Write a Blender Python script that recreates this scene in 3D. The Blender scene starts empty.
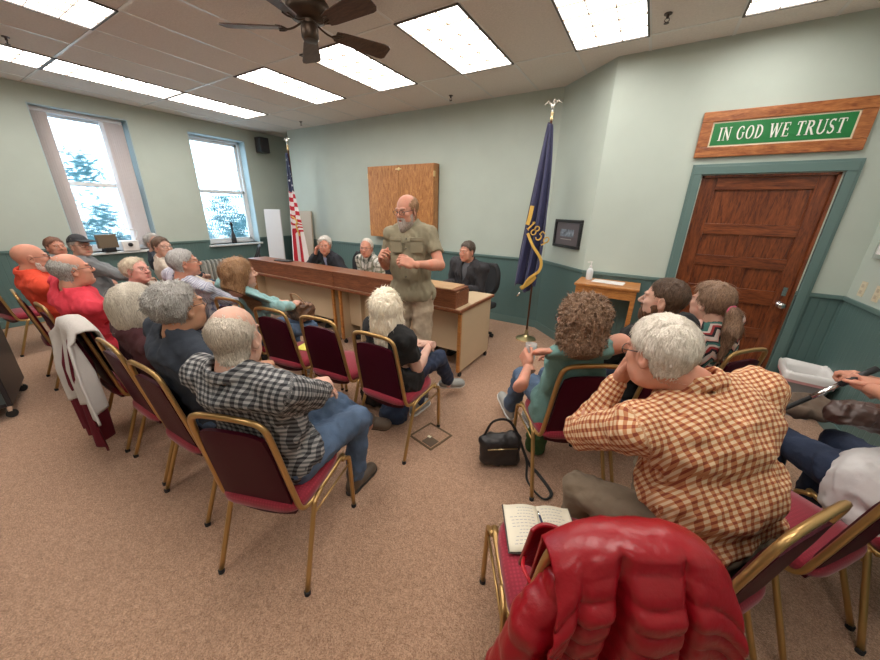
import bpy, bmesh, math, random
import numpy as np
import openvdb as vdb
from mathutils import Vector, Matrix
random.seed(7)
PI=math.pi; R=math.radians
H=3.12; BY=.93; DY=.33; RX=8.0; LX=-.92; SY=-7.6; FY=2.2
SPK=np.array([4.66,-1.62,1.6])
C=bpy.context.scene.collection.objects
# ------------------------------------------------------------------ materials
def mat(name,col,rough=.6,metal=0,bump=0,bscale=60,var=0,vscale=8,emit=0,spec=.5,stretch=None,sheen=0,sss=0,alpha=1,trans=0,detail=4):
    m=bpy.data.materials.new(name); m.use_nodes=True; N=m.node_tree; n=N.nodes; b=n['Principled BSDF']
    c=tuple(col)+(1,)
    b.inputs['Base Color'].default_value=c; b.inputs['Roughness'].default_value=rough; b.inputs['Metallic'].default_value=metal
    b.inputs['Specular IOR Level'].default_value=spec
    if sheen: b.inputs['Sheen Weight'].default_value=sheen
    if trans: b.inputs['Transmission Weight'].default_value=trans
    if alpha<1: b.inputs['Alpha'].default_value=alpha
    if sss:
        b.inputs['Subsurface Weight'].default_value=sss; b.inputs['Subsurface Radius'].default_value=(.01,.004,.002); b.inputs['Subsurface Scale'].default_value=1
    if emit:
        b.inputs['Emission Color'].default_value=c; b.inputs['Emission Strength'].default_value=emit
    co=n.new('ShaderNodeTexCoord'); mp=n.new('ShaderNodeMapping'); N.links.new(co.outputs['Object'],mp.inputs[0])
    if stretch: mp.inputs['Scale'].default_value=stretch
    if bump:
        t=n.new('ShaderNodeTexNoise'); t.inputs['Scale'].default_value=bscale; t.inputs['Detail'].default_value=detail
        N.links.new(mp.outputs[0],t.inputs['Vector'])
        bp=n.new('ShaderNodeBump'); bp.inputs['Strength'].default_value=bump; bp.inputs['Distance'].default_value=.01
        N.links.new(t.outputs['Fac'],bp.inputs['Height']); N.links.new(bp.outputs[0],b.inputs['Normal'])
    if var:
        t=n.new('ShaderNodeTexNoise'); t.inputs['Scale'].default_value=vscale; t.inputs['Detail'].default_value=5
        N.links.new(mp.outputs[0],t.inputs['Vector'])
        r=n.new('ShaderNodeValToRGB'); r.color_ramp.elements[0].position=.3; r.color_ramp.elements[1].position=.7
        r.color_ramp.elements[0].color=tuple(x*(1-var) for x in col)+(1,); r.color_ramp.elements[1].color=tuple(min(1,x*(1+var)) for x in col)+(1,)
        N.links.new(t.outputs['Fac'],r.inputs[0]); N.links.new(r.outputs[0],b.inputs['Base Color'])
    return m
def nd(m,t,**k):
    x=m.node_tree.nodes.new(t)
    for a,b in k.items(): setattr(x,a,b)
    return x
def lk(m,a,b): m.node_tree.links.new(a,b)
def mth(m,op,a,b=None,c=None):
    x=nd(m,'ShaderNodeMath',operation=op)
    for i,v in enumerate((a,b,c)):
        if v is None: continue
        if isinstance(v,(int,float)): x.inputs[i].default_value=v
        else: lk(m,v,x.inputs[i])
    return x.outputs[0]
def mixc(m,f,a,b):
    x=nd(m,'ShaderNodeMix',data_type='RGBA')
    for s,v in ((0,f),(6,a),(7,b)):
        if isinstance(v,(int,float)): x.inputs[s].default_value=v
        elif isinstance(v,tuple): x.inputs[s].default_value=v+(1,) if len(v)==3 else v
        else: lk(m,v,x.inputs[s])
    return x.outputs[2]
def bs(m): return m.node_tree.nodes['Principled BSDF']
def ramp(m,f,stops):
    r=nd(m,'ShaderNodeValToRGB'); e=r.color_ramp.elements
    while len(e)<len(stops): e.new(.5)
    for i,(p_,c) in enumerate(stops): e[i].position=p_; e[i].color=tuple(c)+(1,)
    lk(m,f,r.inputs[0]); return r.outputs[0]
def wood(name,dark,light,scale=(1,1,12),rough=.4,sc=4,dist=6):
    m=mat(name,light,rough); co=nd(m,'ShaderNodeTexCoord'); mp=nd(m,'ShaderNodeMapping'); mp.inputs['Scale'].default_value=scale
    lk(m,co.outputs['Object'],mp.inputs[0])
    t=nd(m,'ShaderNodeTexNoise'); t.inputs['Scale'].default_value=sc; t.inputs['Detail'].default_value=7; t.inputs['Distortion'].default_value=dist*.3; lk(m,mp.outputs[0],t.inputs['Vector'])
    w=nd(m,'ShaderNodeTexNoise'); w.inputs['Scale'].default_value=sc*9; w.inputs['Detail'].default_value=3; lk(m,mp.outputs[0],w.inputs['Vector'])
    f=mth(m,'MULTIPLY_ADD',w.outputs['Fac'],.35,mth(m,'MULTIPLY',t.outputs['Fac'],.65))
    lk(m,ramp(m,f,[(.36,dark),(.5,[(a+b)/2 for a,b in zip(dark,light)]),(.64,light)]),bs(m).inputs['Base Color'])
    bp=nd(m,'ShaderNodeBump'); bp.inputs['Strength'].default_value=.12; lk(m,f,bp.inputs['Height']); lk(m,bp.outputs[0],bs(m).inputs['Normal'])
    return m
def uvattr(m):
    a=nd(m,'ShaderNodeAttribute',attribute_name='cuv'); s=nd(m,'ShaderNodeSeparateXYZ'); lk(m,a.outputs['Vector'],s.inputs[0]); return s
def plaid(name,base,c1,c2,f=22,w=.5,w2=None,rough=.85):
    m=mat(name,base,rough,bump=.25,bscale=25); s=uvattr(m)
    def band(o,ww): 
        fr=mth(m,'FRACT',mth(m,'MULTIPLY',o,f)); return mth(m,'LESS_THAN',fr,ww)
    a=band(s.outputs[0],w); b=band(s.outputs[1],w)
    h=mth(m,'MULTIPLY',mth(m,'ADD',a,b),.5)
    col=ramp(m,h,[(0,base),(.5,c1),(1,c2)])
    if w2:
        fr=mth(m,'FRACT',mth(m,'MULTIPLY',s.outputs[0],f*.5)); k=mth(m,'LESS_THAN',fr,w2[0])
        fr2=mth(m,'FRACT',mth(m,'MULTIPLY',s.outputs[1],f*.5)); k2=mth(m,'LESS_THAN',fr2,w2[0])
        col=mixc(m,mth(m,'MULTIPLY',mth(m,'MAXIMUM',k,k2),.75),col,w2[1])
    lk(m,col,bs(m).inputs['Base Color']); return m
M={}
def K(k,*a,**kw):
    if k not in M: M[k]=mat(k,*a,**kw)
    return M[k]
# wall: sage above
M['sage']=mat('sage_paint',(.475,.54,.485),.55,bump=.06,bscale=180,var=.03,vscale=3)
def wains():
    m=mat('teal_wainscot',(.095,.165,.158),.45); co=nd(m,'ShaderNodeTexCoord'); s=nd(m,'ShaderNodeSeparateXYZ'); lk(m,co.outputs['Object'],s.inputs[0])
    u=mth(m,'ADD',s.outputs[0],s.outputs[1]); fr=mth(m,'FRACT',mth(m,'MULTIPLY',u,16)); g=mth(m,'PINGPONG',fr,.5)
    h=mth(m,'MINIMUM',mth(m,'MULTIPLY',g,8),1.0)
    bp=nd(m,'ShaderNodeBump'); bp.inputs['Strength'].default_value=.6; bp.inputs['Distance'].default_value=.004; lk(m,h,bp.inputs['Height']); lk(m,bp.outputs[0],bs(m).inputs['Normal']); return m
M['wains']=wains(); M['teal']=mat('teal_trim_paint',(.115,.19,.18),.4,bump=.05,bscale=90)
def carpet():
    m=mat('carpet',(.4,.3,.24),.95,spec=.1,sheen=.2); co=nd(m,'ShaderNodeTexCoord')
    v=nd(m,'ShaderNodeTexVoronoi'); v.inputs['Scale'].default_value=230; lk(m,co.outputs['Object'],v.inputs['Vector'])
    t=nd(m,'ShaderNodeTexNoise'); t.inputs['Scale'].default_value=30; t.inputs['Detail'].default_value=6; lk(m,co.outputs['Object'],t.inputs['Vector'])
    t2=nd(m,'ShaderNodeTexNoise'); t2.inputs['Scale'].default_value=1.3; t2.inputs['Detail'].default_value=3; lk(m,co.outputs['Object'],t2.inputs['Vector'])
    s=nd(m,'ShaderNodeSeparateColor'); lk(m,v.outputs['Color'],s.inputs[0])
    f=mth(m,'MULTIPLY_ADD',s.outputs[0],.6,mth(m,'MULTIPLY',t.outputs['Fac'],.4))
    col=ramp(m,f,[(.15,(.28,.155,.09)),(.45,(.46,.27,.17)),(.85,(.68,.43,.29))])
    col=mixc(m,mth(m,'MULTIPLY',t2.outputs['Fac'],.25),col,(.36,.225,.16))
    lk(m,col,bs(m).inputs['Base Color'])
    bp=nd(m,'ShaderNodeBump'); bp.inputs['Strength'].default_value=.9; bp.inputs['Distance'].default_value=.006; lk(m,v.outputs['Distance'],bp.inputs['Height']); lk(m,bp.outputs[0],bs(m).inputs['Normal']); return m
M['carpet']=carpet()
M['tile']=mat('ceiling_tile',(.74,.69,.64),.9,bump=.35,bscale=120,var=.05,vscale=60)
M['tbar']=mat('ceiling_bar',(.88,.87,.85),.25)
M['gold']=mat('gold_paint',(.50,.31,.12),.30,metal=.7,bump=.05,bscale=60)
M['vinyl']=mat('burgundy_vinyl',(.050,.001,.009),.5,bump=.1,bscale=200,spec=.2)
def fabric(name,a,b):
    m=mat(name,a,.85,sheen=.3); co=nd(m,'ShaderNodeTexCoord'); v=nd(m,'ShaderNodeTexVoronoi'); v.inputs['Scale'].default_value=75; v.inputs['Randomness'].default_value=.1
    lk(m,co.outputs['Object'],v.inputs['Vector']); lk(m,ramp(m,v.outputs['Distance'],[(.1,b),(.5,a)]),bs(m).inputs['Base Color']); return m
M['seat']=fabric('burgundy_seat_fabric',(.24,.006,.022),(.36,.02,.045))
M['white']=mat('white_paint',(.78,.76,.75),.45); M['black']=mat('black_plastic',(.015,.015,.017),.4); M['rubber']=mat('black_rubber',(.02,.02,.02),.8)
M['chrome']=mat('chrome',(.75,.75,.76),.2,metal=1); M['brass']=mat('brass',(.85,.68,.38),.28,metal=1)
M['door']=wood('mahogany_door',(.07,.014,.006),(.27,.075,.022),(7,7,.9),.32,3)
M['doorh']=wood('mahogany_rail',(.07,.014,.006),(.27,.075,.022),(.9,7,7),.32,3)
M['signw']=wood('sign_oak',(.20,.05,.015),(.50,.19,.06),(1.2,6,6),.35,3)
M['cab']=wood('cabinet_oak',(.28,.10,.03),(.58,.28,.10),(6,6,1.2),.35,5)
M['oakd']=wood('desk_oak',(.13,.04,.017),(.30,.11,.05),(1,8,10),.35,4)
M['oaktop']=wood('desk_oak_top',(.40,.22,.10),(.62,.40,.22),(1,8,8),.3,4)
M['lam']=mat('beige_laminate',(.56,.43,.28),.5,var=.05,vscale=2)
M['stand']=wood('honey_oak',(.33,.12,.03),(.58,.25,.07),(1.2,7,7),.3,4)
# ------------------------------------------------------------------ mesh helpers
def fin(name,bm,m,parent=None,smooth=False,bevel=0,loc=None,rot=None):
    me=bpy.data.meshes.new(name)
    bmesh.ops.recalc_face_normals(bm,faces=bm.faces); bm.to_mesh(me); bm.free()
    o=bpy.data.objects.new(name,me); C.link(o)
    for x in (m if isinstance(m,(list,tuple)) else [m]): me.materials.append(x)
    if smooth:
        for p in me.polygons: p.use_smooth=True
        if smooth==2: me.set_sharp_from_angle(angle=R(40))
    if bevel:
        b=o.modifiers.new('bevel','BEVEL'); b.width=bevel; b.segments=2; b.limit_method='ANGLE'
    if parent: o.parent=parent
    if loc: o.location=loc
    if rot: o.rotation_euler=rot
    return o
def box(bm,c,s,rot=None,mi=0):
    g=bmesh.ops.create_cube(bm,size=1)
    mm=Matrix.Translation(c)@(rot.to_4x4() if rot is not None else Matrix.Identity(4))@Matrix.Diagonal((*s,1))
    bmesh.ops.transform(bm,matrix=mm,verts=g['verts'])
    if mi:
        for v in g['verts']:
            for f in v.link_faces: f.material_index=mi
    return g['verts']
def bx(x0,x1,y0,y1,z0,z1): 
    bm=bmesh.new(); box(bm,((x0+x1)/2,(y0+y1)/2,(z0+z1)/2),(abs(x1-x0),abs(y1-y0),abs(z1-z0))); return bm
def abx(bm,x0,x1,y0,y1,z0,z1): box(bm,((x0+x1)/2,(y0+y1)/2,(z0+z1)/2),(abs(x1-x0),abs(y1-y0),abs(z1-z0)))
def tube(bm,pts,r,n=10,closed=False,flat=None):
    P=[Vector(p) for p in pts]; rings=[]; up=None; L=len(P)
    for i,p in enumerate(P):
        if closed: t=(P[(i+1)%L]-P[i-1]).normalized()
        else: t=(P[min(i+1,L-1)]-P[max(i-1,0)]).normalized()
        if up is None:
            up=Vector((0,0,1)) if abs(t.z)<.9 else Vector((0,1,0))
        s=t.cross(up)
        if s.length<1e-4: s=t.cross(Vector((1,0,0)))
        s.normalize(); up=s.cross(t).normalized()
        ri=r[i] if isinstance(r,(list,tuple)) else r; fl=flat or 1
        rings.append([bm.verts.new(p+s*math.cos(a)*ri+up*math.sin(a)*ri*fl) for a in (2*PI*k/n for k in range(n))])
    for i in range(L if closed else L-1):
        a,b=rings[i],rings[(i+1)%L]
        for k in range(n): bm.faces.new((a[k],a[(k+1)%n],b[(k+1)%n],b[k]))
    if not closed: bm.faces.new(rings[0]); bm.faces.new(rings[-1][::-1])
def lathe(bm,prof,c=(0,0,0),n=24,axis='z'):
    rings=[]
    for r,z in prof:
        rings.append([bm.verts.new((c[0]+r*math.cos(2*PI*k/n),c[1]+r*math.sin(2*PI*k/n),c[2]+z)) for k in range(n)])
    for a,b in zip(rings,rings[1:]):
        for k in range(n): bm.faces.new((a[k],a[(k+1)%n],b[(k+1)%n],b[k]))
    if prof[0][0]>1e-5: bm.faces.new(rings[0][::-1])
    if prof[-1][0]>1e-5: bm.faces.new(rings[-1])
    bmesh.ops.remove_doubles(bm,verts=bm.verts,dist=1e-6)
def prism(bm,pts,z0,z1,f=lambda x,y,z:(x,y,z)):
    a=[bm.verts.new(f(x,y,z0)) for x,y in pts]; b=[bm.verts.new(f(x,y,z1)) for x,y in pts]; n=len(pts)
    bm.faces.new(a[::-1]); bm.faces.new(b)
    for k in range(n): bm.faces.new((a[k],a[(k+1)%n],b[(k+1)%n],b[k]))
def spline(pts,n=8):
    P=[np.array(p,float) for p in pts]; out=[]
    for i in range(len(P)-1):
        p0=P[max(i-1,0)];p1=P[i];p2=P[i+1];p3=P[min(i+2,len(P)-1)]
        for k in range(n):
            t=k/n; out.append(tuple(.5*((2*p1)+(-p0+p2)*t+(2*p0-5*p1+4*p2-p3)*t*t+(-p0+3*p1-3*p2+p3)*t**3)))
    out.append(tuple(P[-1])); return out
def thing(name,label,cat,loc=(0,0,0),rz=0,group=None):
    o=bpy.data.objects.new(name,None); o.empty_display_size=.1; C.link(o); o.location=loc; o.rotation_euler=(0,0,rz); return tag(o,label,cat,group)
def tag(o,label,cat,group=None):
    o['label']=label; o['category']=cat
    if group: o['group']=group
    return o
def st(o): o['kind']='structure'; return o
def dup(root,loc,rz,label,group=None):
    r=root.copy(); C.link(r); r.location=loc; r.rotation_euler=(0,0,rz); r['label']=label
    if group: r['group']=group
    for ch in list(root.children):
        c=ch.copy(); C.link(c); c.parent=r
        for g in ch.children:
            d=g.copy(); C.link(d); d.parent=c
    return r
# ------------------------------------------------------------------ room shell
def shell():
    st(fin('floor',bx(LX-.3,RX+.2,SY-.2,FY+.2,-.1,0),M['carpet']))
    def wall(name,p0,p1,holes=(),th=.12):
        """upper sage part, lower wainscot, rail and baseboard; p0->p1 with the room on the left side"""
        p0=Vector(p0).to_3d();p1=Vector(p1).to_3d(); d=(p1-p0); L=d.length; d.normalize(); n=Vector((d.y,-d.x,0)) # outward
        Z=1.02
        def seg(bm,s0,s1,z0,z1,o0,o1):
            a=p0+d*s0;b=p0+d*s1
            vs=[bm.verts.new((q+n*o)+Vector((0,0,z))) for z in (z0,z1) for (q,o) in ((a,o0),(b,o0),(b,o1),(a,o1))]
            for f in ((0,1,2,3),(4,5,6,7),(0,1,5,4),(1,2,6,5),(2,3,7,6),(3,0,4,7)): bm.faces.new([vs[i] for i in f])
        cuts=sorted(holes)
        up=bmesh.new();lo=bmesh.new();rl=bmesh.new();bb=bmesh.new(); s=0
        for (a,b,z0,z1) in list(cuts)+[(L,L,0,0)]:
            if a>s:
                seg(up,s,a,Z,H+.1,0,th); seg(lo,s,a,0,Z,0,th); seg(rl,s,a,Z-.025,Z+.012,-.018,0); seg(bb,s,a,0,.11,-.014,0)
            if b>a:
                if z0>0:
                    zz=min(z0,Z); seg(lo,a,b,0,zz,0,th); seg(bb,a,b,0,.11,-.014,0)
                    if z0>Z: seg(up,a,b,Z,z0,0,th)
                if z1<H: seg(up,a,b,z1,H+.1,0,th)
            s=b
        st(fin('wall_'+name,up,M['sage'])); st(fin('wall_'+name+'_lower',lo,M['wains'])) 
        i={'back':1,'corner':2,'door':3,'right':4,'left':5,'rear':6,'recess':7,'alcove':8}[name]
        st(fin('trim_%d'%i,rl,M['teal'],bevel=.004)); st(fin('baseboard_'+name,bb,M['teal'],bevel=.004))
    X1,X2=5.2,5.83
    wall('back',(X1,BY),(-.23,BY)); wall('corner',(X2,DY),(X1,BY)); wall('door',(RX,DY),(X2,DY),holes=[(RX-7.68,RX-6.75,0,2.03)])
    wall('recess',(-.23,BY+.015),(-.23,FY)); wall('alcove',(-.23,FY),(LX,FY))
    wall('left',(LX,FY),(LX,SY),holes=[(FY-.42,FY+.60,.93,2.9),(FY+1.42,FY+2.46,.93,2.9)],th=.3)
    wall('right',(RX,SY),(RX,DY)); wall('rear',(LX,SY),(RX,SY))
    # ceiling tiles + grid
    bm=bmesh.new(); abx(bm,LX-.3,RX+.2,SY-.2,FY+.2,H,H+.08); st(fin('ceiling',bm,M['tile']))
    g=bmesh.new(); w=.012
    for k in range(-1,14):
        x=k*.6096; abx(g,x-w,x+w,SY,(BY if -.23<x<5.2 else (DY if x>5.6 else FY)),H-.004,H)
    for k in range(-6,2):
        y=k*1.2192
        if y>BY: continue
        abx(g,LX,RX,y-w,y+w,H-.005,H)
    st(fin('trim_20',g,M['tbar']))
shell()
# ------------------------------------------------------------------ ceiling lights
def lights():
    em=mat('light_diffuser',(1,.955,.89),.5,emit=LIGHT); lv=mat('louver_beige',(.34,.25,.18),.4); fr=mat('light_frame_dark',(.10,.085,.075),.5)
    where={(0,0):'next to the corner speaker over the far window',(3,0):'between the fan and the corner speaker',(5,0):'just behind the fan blades',(7,0):'above the wall cabinet',(9,0):'above the navy flag',(11,0):'over the door',
           (0,-1):'above the first curtained window',(0,-2):'at the far left edge over the curtained window',(3,-2):'in the upper left corner of the view'}
    root=None
    for (k,j) in [(0,0),(3,0),(5,0),(7,0),(9,0),(11,0),(0,-1),(0,-2),(3,-2),(5,-2),(7,-2),(9,-2),(11,-2),(3,-4),(7,-4),(11,-4)]:
        x0=k*.6096; y1=j*1.2192; y0=y1-1.2192
        loc=(x0+.3048,(y0+y1)/2,H); lab='recessed fluorescent ceiling light '+where.get((k,j),'behind the viewer')
        if root: dup(root,loc,0,lab); continue
        root=thing('ceiling_light',lab,'ceiling light',loc,0,'recessed ceiling lights')
        a,b=.288,.592
        bm=bmesh.new()
        for s in (-1,1):
            abx(bm,s*a,s*.3048,-.6096,.6096,-.014,0); abx(bm,-.3048,.3048,s*b,s*.6096,-.014,0)
        fin('frame',bm,fr,root)
        fin('diffuser',bx(-a,a,-b,b,-.004,0),em,root)
        bm=bmesh.new()
        for i in (1,2): x=-a+2*a*i/3; abx(bm,x-.004,x+.004,-b,b,-.016,-.004)
        for i in range(1,6): y=-b+2*b*i/6; abx(bm,-a,a,y-.004,y+.004,-.016,-.004)
        fin('louver',bm,lv,root)
LIGHT=10.5
lights()
# ------------------------------------------------------------------ chairs
def make_chair():
    t=thing('banquet_chair','chair','chair')
    # seat cushion
    bm=bmesh.new(); n=28; rings=[]
    def outline(s):
        out=[]
        for i in range(n):
            a=2*PI*i/n; c,sn=math.cos(a),math.sin(a); e=.42
            x=.212*s*abs(c)**e*(1 if c>0 else -1); y=(.215*abs(sn)**(e if sn<0 else .62))*s*(1 if sn>0 else -1)
            out.append((x,y))
        return out
    for s,z in ((.93,.400),(.99,.412),(1,.43),(.985,.448),(.92,.463),(.6,.474),(.25,.478)):
        rings.append([bm.verts.new((x,y+.01,z)) for x,y in outline(s)])
    for a,b in zip(rings,rings[1:]):
        for k in range(n): bm.faces.new((a[k],a[(k+1)%n],b[(k+1)%n],b[k]))
    bm.faces.new(rings[0][::-1]); bm.faces.new(rings[-1]); fin('seat',bm,M['seat'],t,True)
    # backrest pad : curved top, thick
    def yb(z): return -.165-.085*((z-.42)/.48)
    bm=bmesh.new(); nx,nz=10,12; F=[];Bk=[]
    for j in range(nz+1):
        v=j/nz; row=[];rb=[]
        for i in range(nx+1):
            u=i/nx*2-1; top=.842-.02*abs(u)**4; bot=.385-.035*(1-u*u); z=bot+(top-bot)*v; hw=.170-.018*v-.012*max(0,v-.8)/.2
            puff=.020*(1-abs(u)**6)*(1-abs(2*v-1)**8)
            row.append(bm.verts.new((u*hw,yb(z)+.006+puff,z))); rb.append(bm.verts.new((u*hw,yb(z)-.012-.3*puff,z)))
        F.append(row);Bk.append(rb)
    for G in (F,Bk):
        for j in range(nz):
            for i in range(nx): bm.faces.new((G[j][i],G[j][i+1],G[j+1][i+1],G[j+1][i]))
    for j in range(nz):
        for i in (0,nx): bm.faces.new((F[j][i],F[j+1][i],Bk[j+1][i],Bk[j][i]))
    for i in range(nx):
        for j in (0,nz): bm.faces.new((F[j][i],F[j][i+1],Bk[j][i+1],Bk[j][i]))
    fin('backrest',bm,M['vinyl'],t,2)
    # back frame: arch + lower curves into seat rails
    pts=[]
    for s in (-1,1):
        q=[(s*.205,.20,.405),(s*.203,0,.398),(s*.196,-.115,.392),(s*.190,-.158,.415),(s*.186,yb(.5),.5),(s*.177,yb(.7),.70),(s*.169,yb(.84),.84),(s*.155,yb(.885),.885),(s*.120,yb(.905),.905),(s*.05,yb(.912),.912)]
        pts+= spline(q,4) if s<0 else spline(q,4)[::-1]
    bm=bmesh.new(); tube(bm,pts,.0145,8,flat=.8); fin('back_frame',bm,M['gold'],t,True)
    for s in (-1,1):
        bm=bmesh.new(); tube(bm,spline([(s*.218,.17,.40),(s*.222,.215,.375),(s*.225,.228,.33),(s*.225,.236,0.012)],4),.012,8); l=fin('leg',bm,M['gold'],t,True)
        bm=bmesh.new(); lathe(bm,[(.014,0),(.014,.02),(.011,.022)],(s*.225,.236,0),10); fin('foot_cap',bm,M['rubber'],l)
        bm=bmesh.new(); tube(bm,spline([(s*.212,-.03,.40),(s*.215,-.09,.388),(s*.217,-.115,.345),(s*.228,-.250,0.012)],4),.012,8); l=fin('leg',bm,M['gold'],t,True)
        bm=bmesh.new(); lathe(bm,[(.014,0),(.014,.02),(.011,.022)],(s*.228,-.250,0),10); fin('foot_cap',bm,M['rubber'],l)
    bm=bmesh.new()
    for s in (-1,1): tube(bm,[(s*.222,.225,.325),(s*.219,-.115,.335)],.006,6); 
    tube(bm,[(-.21,.1,.395),(.21,.1,.395)],.008,6); tube(bm,[(-.21,-.12,.39),(.21,-.12,.39)],.008,6)
    fin('stretcher',bm,M['gold'],t,True)
    return t
CH=None
def chair(x,y,rz,label,group='burgundy banquet chairs'):
    global CH
    if CH is None: CH=make_chair(); CH.location=(x,y,0); CH.rotation_euler=(0,0,R(rz)); tag(CH,label,'chair',group); return CH
    return dup(CH,(x,y,0),R(rz),label,group)
# ------------------------------------------------------------------ volume toolkit
def sub(a,b): return np.asarray(a,float)-np.asarray(b,float)
def unit(v): v=np.asarray(v,float); return v/(np.linalg.norm(v)+1e-9)
def frame(fwd,up=(0,0,1)):
    """columns: right, forward, up"""
    f=unit(fwd); r=unit(np.cross(f,up)); u=np.cross(r,f); return np.stack([r,f,u],1)
class Vol:
    def __init__(s,lo,hi,h):
        s.lo=np.array(lo,float); s.h=h; s.n=np.ceil((np.array(hi)-s.lo)/h).astype(int)+1; s.f=np.full(s.n,.12,np.float32)
        s.ax=[(s.lo[i]+np.arange(s.n[i])*h).astype(np.float32) for i in range(3)]; s.bones=[]
    def win(s,lo,hi):
        a=np.clip(np.floor((np.array(lo)-s.lo)/s.h).astype(int),0,s.n); b=np.clip(np.ceil((np.array(hi)-s.lo)/s.h).astype(int)+1,0,s.n)
        if (b<=a).any(): return None
        sl=tuple(slice(a[i],b[i]) for i in range(3)); X,Y,Z=np.meshgrid(*[s.ax[i][sl[i]] for i in range(3)],indexing='ij',sparse=True); return sl,X,Y,Z
    def put(s,sl,d,k,op='u'):
        f=s.f[sl]
        if op=='u':
            if k>0: h=np.maximum(k-np.abs(f-d),0)/k; s.f[sl]=np.minimum(f,d)-h*h*k*.25
            else: s.f[sl]=np.minimum(f,d)
        else:
            d=-d
            if k>0: h=np.maximum(k-np.abs(f-d),0)/k; s.f[sl]=np.maximum(f,d)+h*h*k*.25
            else: s.f[sl]=np.maximum(f,d)
    def cap(s,a,b,ra,rb=None,k=.02,op='u',bone=None):
        rb=ra if rb is None else rb; a=np.array(a,float);b=np.array(b,float); m=max(ra,rb)+.03+k
        w=s.win(np.minimum(a,b)-m,np.maximum(a,b)+m)
        if bone: s.bones.append((a,b,ra,rb,bone))
        if w is None: return
        sl,X,Y,Z=w; d=b-a; L=float(d@d)+1e-12
        t=np.clip(((X-a[0])*d[0]+(Y-a[1])*d[1]+(Z-a[2])*d[2])/L,0,1)
        D=np.sqrt((X-a[0]-t*d[0])**2+(Y-a[1]-t*d[1])**2+(Z-a[2]-t*d[2])**2)-(ra+(rb-ra)*t); s.put(sl,D,k,op)
    def ell(s,c,r,F=None,k=.02,op='u'):
        c=np.array(c,float); r=np.array(r,float); m=r.max()+.03+k; w=s.win(c-m,c+m)
        if w is None: return
        sl,X,Y,Z=w; X=X-c[0];Y=Y-c[1];Z=Z-c[2]
        if F is not None: X,Y,Z=[F[0,i]*X+F[1,i]*Y+F[2,i]*Z for i in range(3)]
        k0=np.sqrt((X/r[0])**2+(Y/r[1])**2+(Z/r[2])**2); k1=np.sqrt((X/r[0]**2)**2+(Y/r[1]**2)**2+(Z/r[2]**2)**2)+1e-9
        s.put(sl,k0*(k0-1)/k1,k,op)
    def rbox(s,c,hs,r,F=None,k=.01,op='u'):
        c=np.array(c,float); m=np.linalg.norm(hs)+.03+k; w=s.win(c-m,c+m)
        if w is None: return
        sl,X,Y,Z=w; X=X-c[0];Y=Y-c[1];Z=Z-c[2]
        if F is not None: X,Y,Z=[F[0,i]*X+F[1,i]*Y+F[2,i]*Z for i in range(3)]
        q=[np.abs(v)-(h_-r) for v,h_ in zip((X,Y,Z),hs)]
        D=np.sqrt(np.maximum(q[0],0)**2+np.maximum(q[1],0)**2+np.maximum(q[2],0)**2)+np.minimum(np.maximum(np.maximum(q[0],q[1]),q[2]),0)-r; s.put(sl,D,k,op)
    def plane(s,p,n,k=.004):
        """remove everything on the side n points to"""
        X,Y,Z=np.meshgrid(*s.ax,indexing='ij',sparse=True); n=unit(n); d=(X-p[0])*n[0]+(Y-p[1])*n[1]+(Z-p[2])*n[2]
        s.f=np.maximum(s.f,d.astype(np.float32))
    def fn(s,g):
        X,Y,Z=np.meshgrid(*s.ax,indexing='ij',sparse=True); s.f=g(s.f,X,Y,Z).astype(np.float32)
    def noise(s,amp,size,seed=0,an=(1,1,1),oct=2,warp=0):
        rs=np.random.RandomState(seed); idx=np.abs(s.f)<max(.03,amp*3); I=np.nonzero(idx)
        P=np.stack([s.ax[i][I[i]] for i in range(3)],1)*np.array(an)
        o=np.zeros(len(P),np.float32)
        for j in range(oct):
            for q in range(4):
                d=rs.normal(size=3); d/=np.linalg.norm(d); d2=rs.normal(size=3); d2/=np.linalg.norm(d2)
                fr=2*PI/(size/(1.8**j))
                o+=np.sin(P@d*fr+rs.rand()*6+1.3*np.sin(P@d2*fr*.7+rs.rand()*6))/(1.6**j)
        s.f[I]+=(o*amp/2.8).astype(np.float32)
    def mesh(s):
        f=s.f.copy()
        for a in range(3):
            sl=[slice(None)]*3; sl[a]=0; f[tuple(sl)]=np.maximum(f[tuple(sl)],s.h); sl[a]=-1; f[tuple(sl)]=np.maximum(f[tuple(sl)],s.h)
        g=vdb.FloatGrid(1.0); g.copyFromArray(np.ascontiguousarray(np.clip(f/s.h,-4,4)),tolerance=0.0)
        p,q=g.convertToQuads(isovalue=0.0); return p.astype(np.float64)*s.h+s.lo, q[:,::-1]
def npmesh(name,V,Q,m,parent=None,attrs=None):
    me=bpy.data.meshes.new(name); me.vertices.add(len(V)); me.vertices.foreach_set('co',V.astype(np.float32).ravel())
    me.loops.add(len(Q)*4); me.loops.foreach_set('vertex_index',Q.astype(np.int32).ravel())
    me.polygons.add(len(Q)); me.polygons.foreach_set('loop_start',np.arange(len(Q),dtype=np.int32)*4)
    try: me.polygons.foreach_set('loop_total',np.full(len(Q),4,np.int32))
    except Exception: pass
    me.update(calc_edges=True); me.validate()
    for k,v in (attrs or {}).items():
        if v.ndim==1: a=me.attributes.new(k,'FLOAT','POINT'); a.data.foreach_set('value',v.astype(np.float32))
        else: a=me.attributes.new(k,'FLOAT_VECTOR','POINT'); a.data.foreach_set('vector',v.astype(np.float32).ravel())
    me.shade_smooth()
    for x in (m if isinstance(m,(list,tuple)) else [m]): me.materials.append(x)
    o=bpy.data.objects.new(name,me); C.link(o)
    if parent: o.parent=parent
    return o
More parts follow.
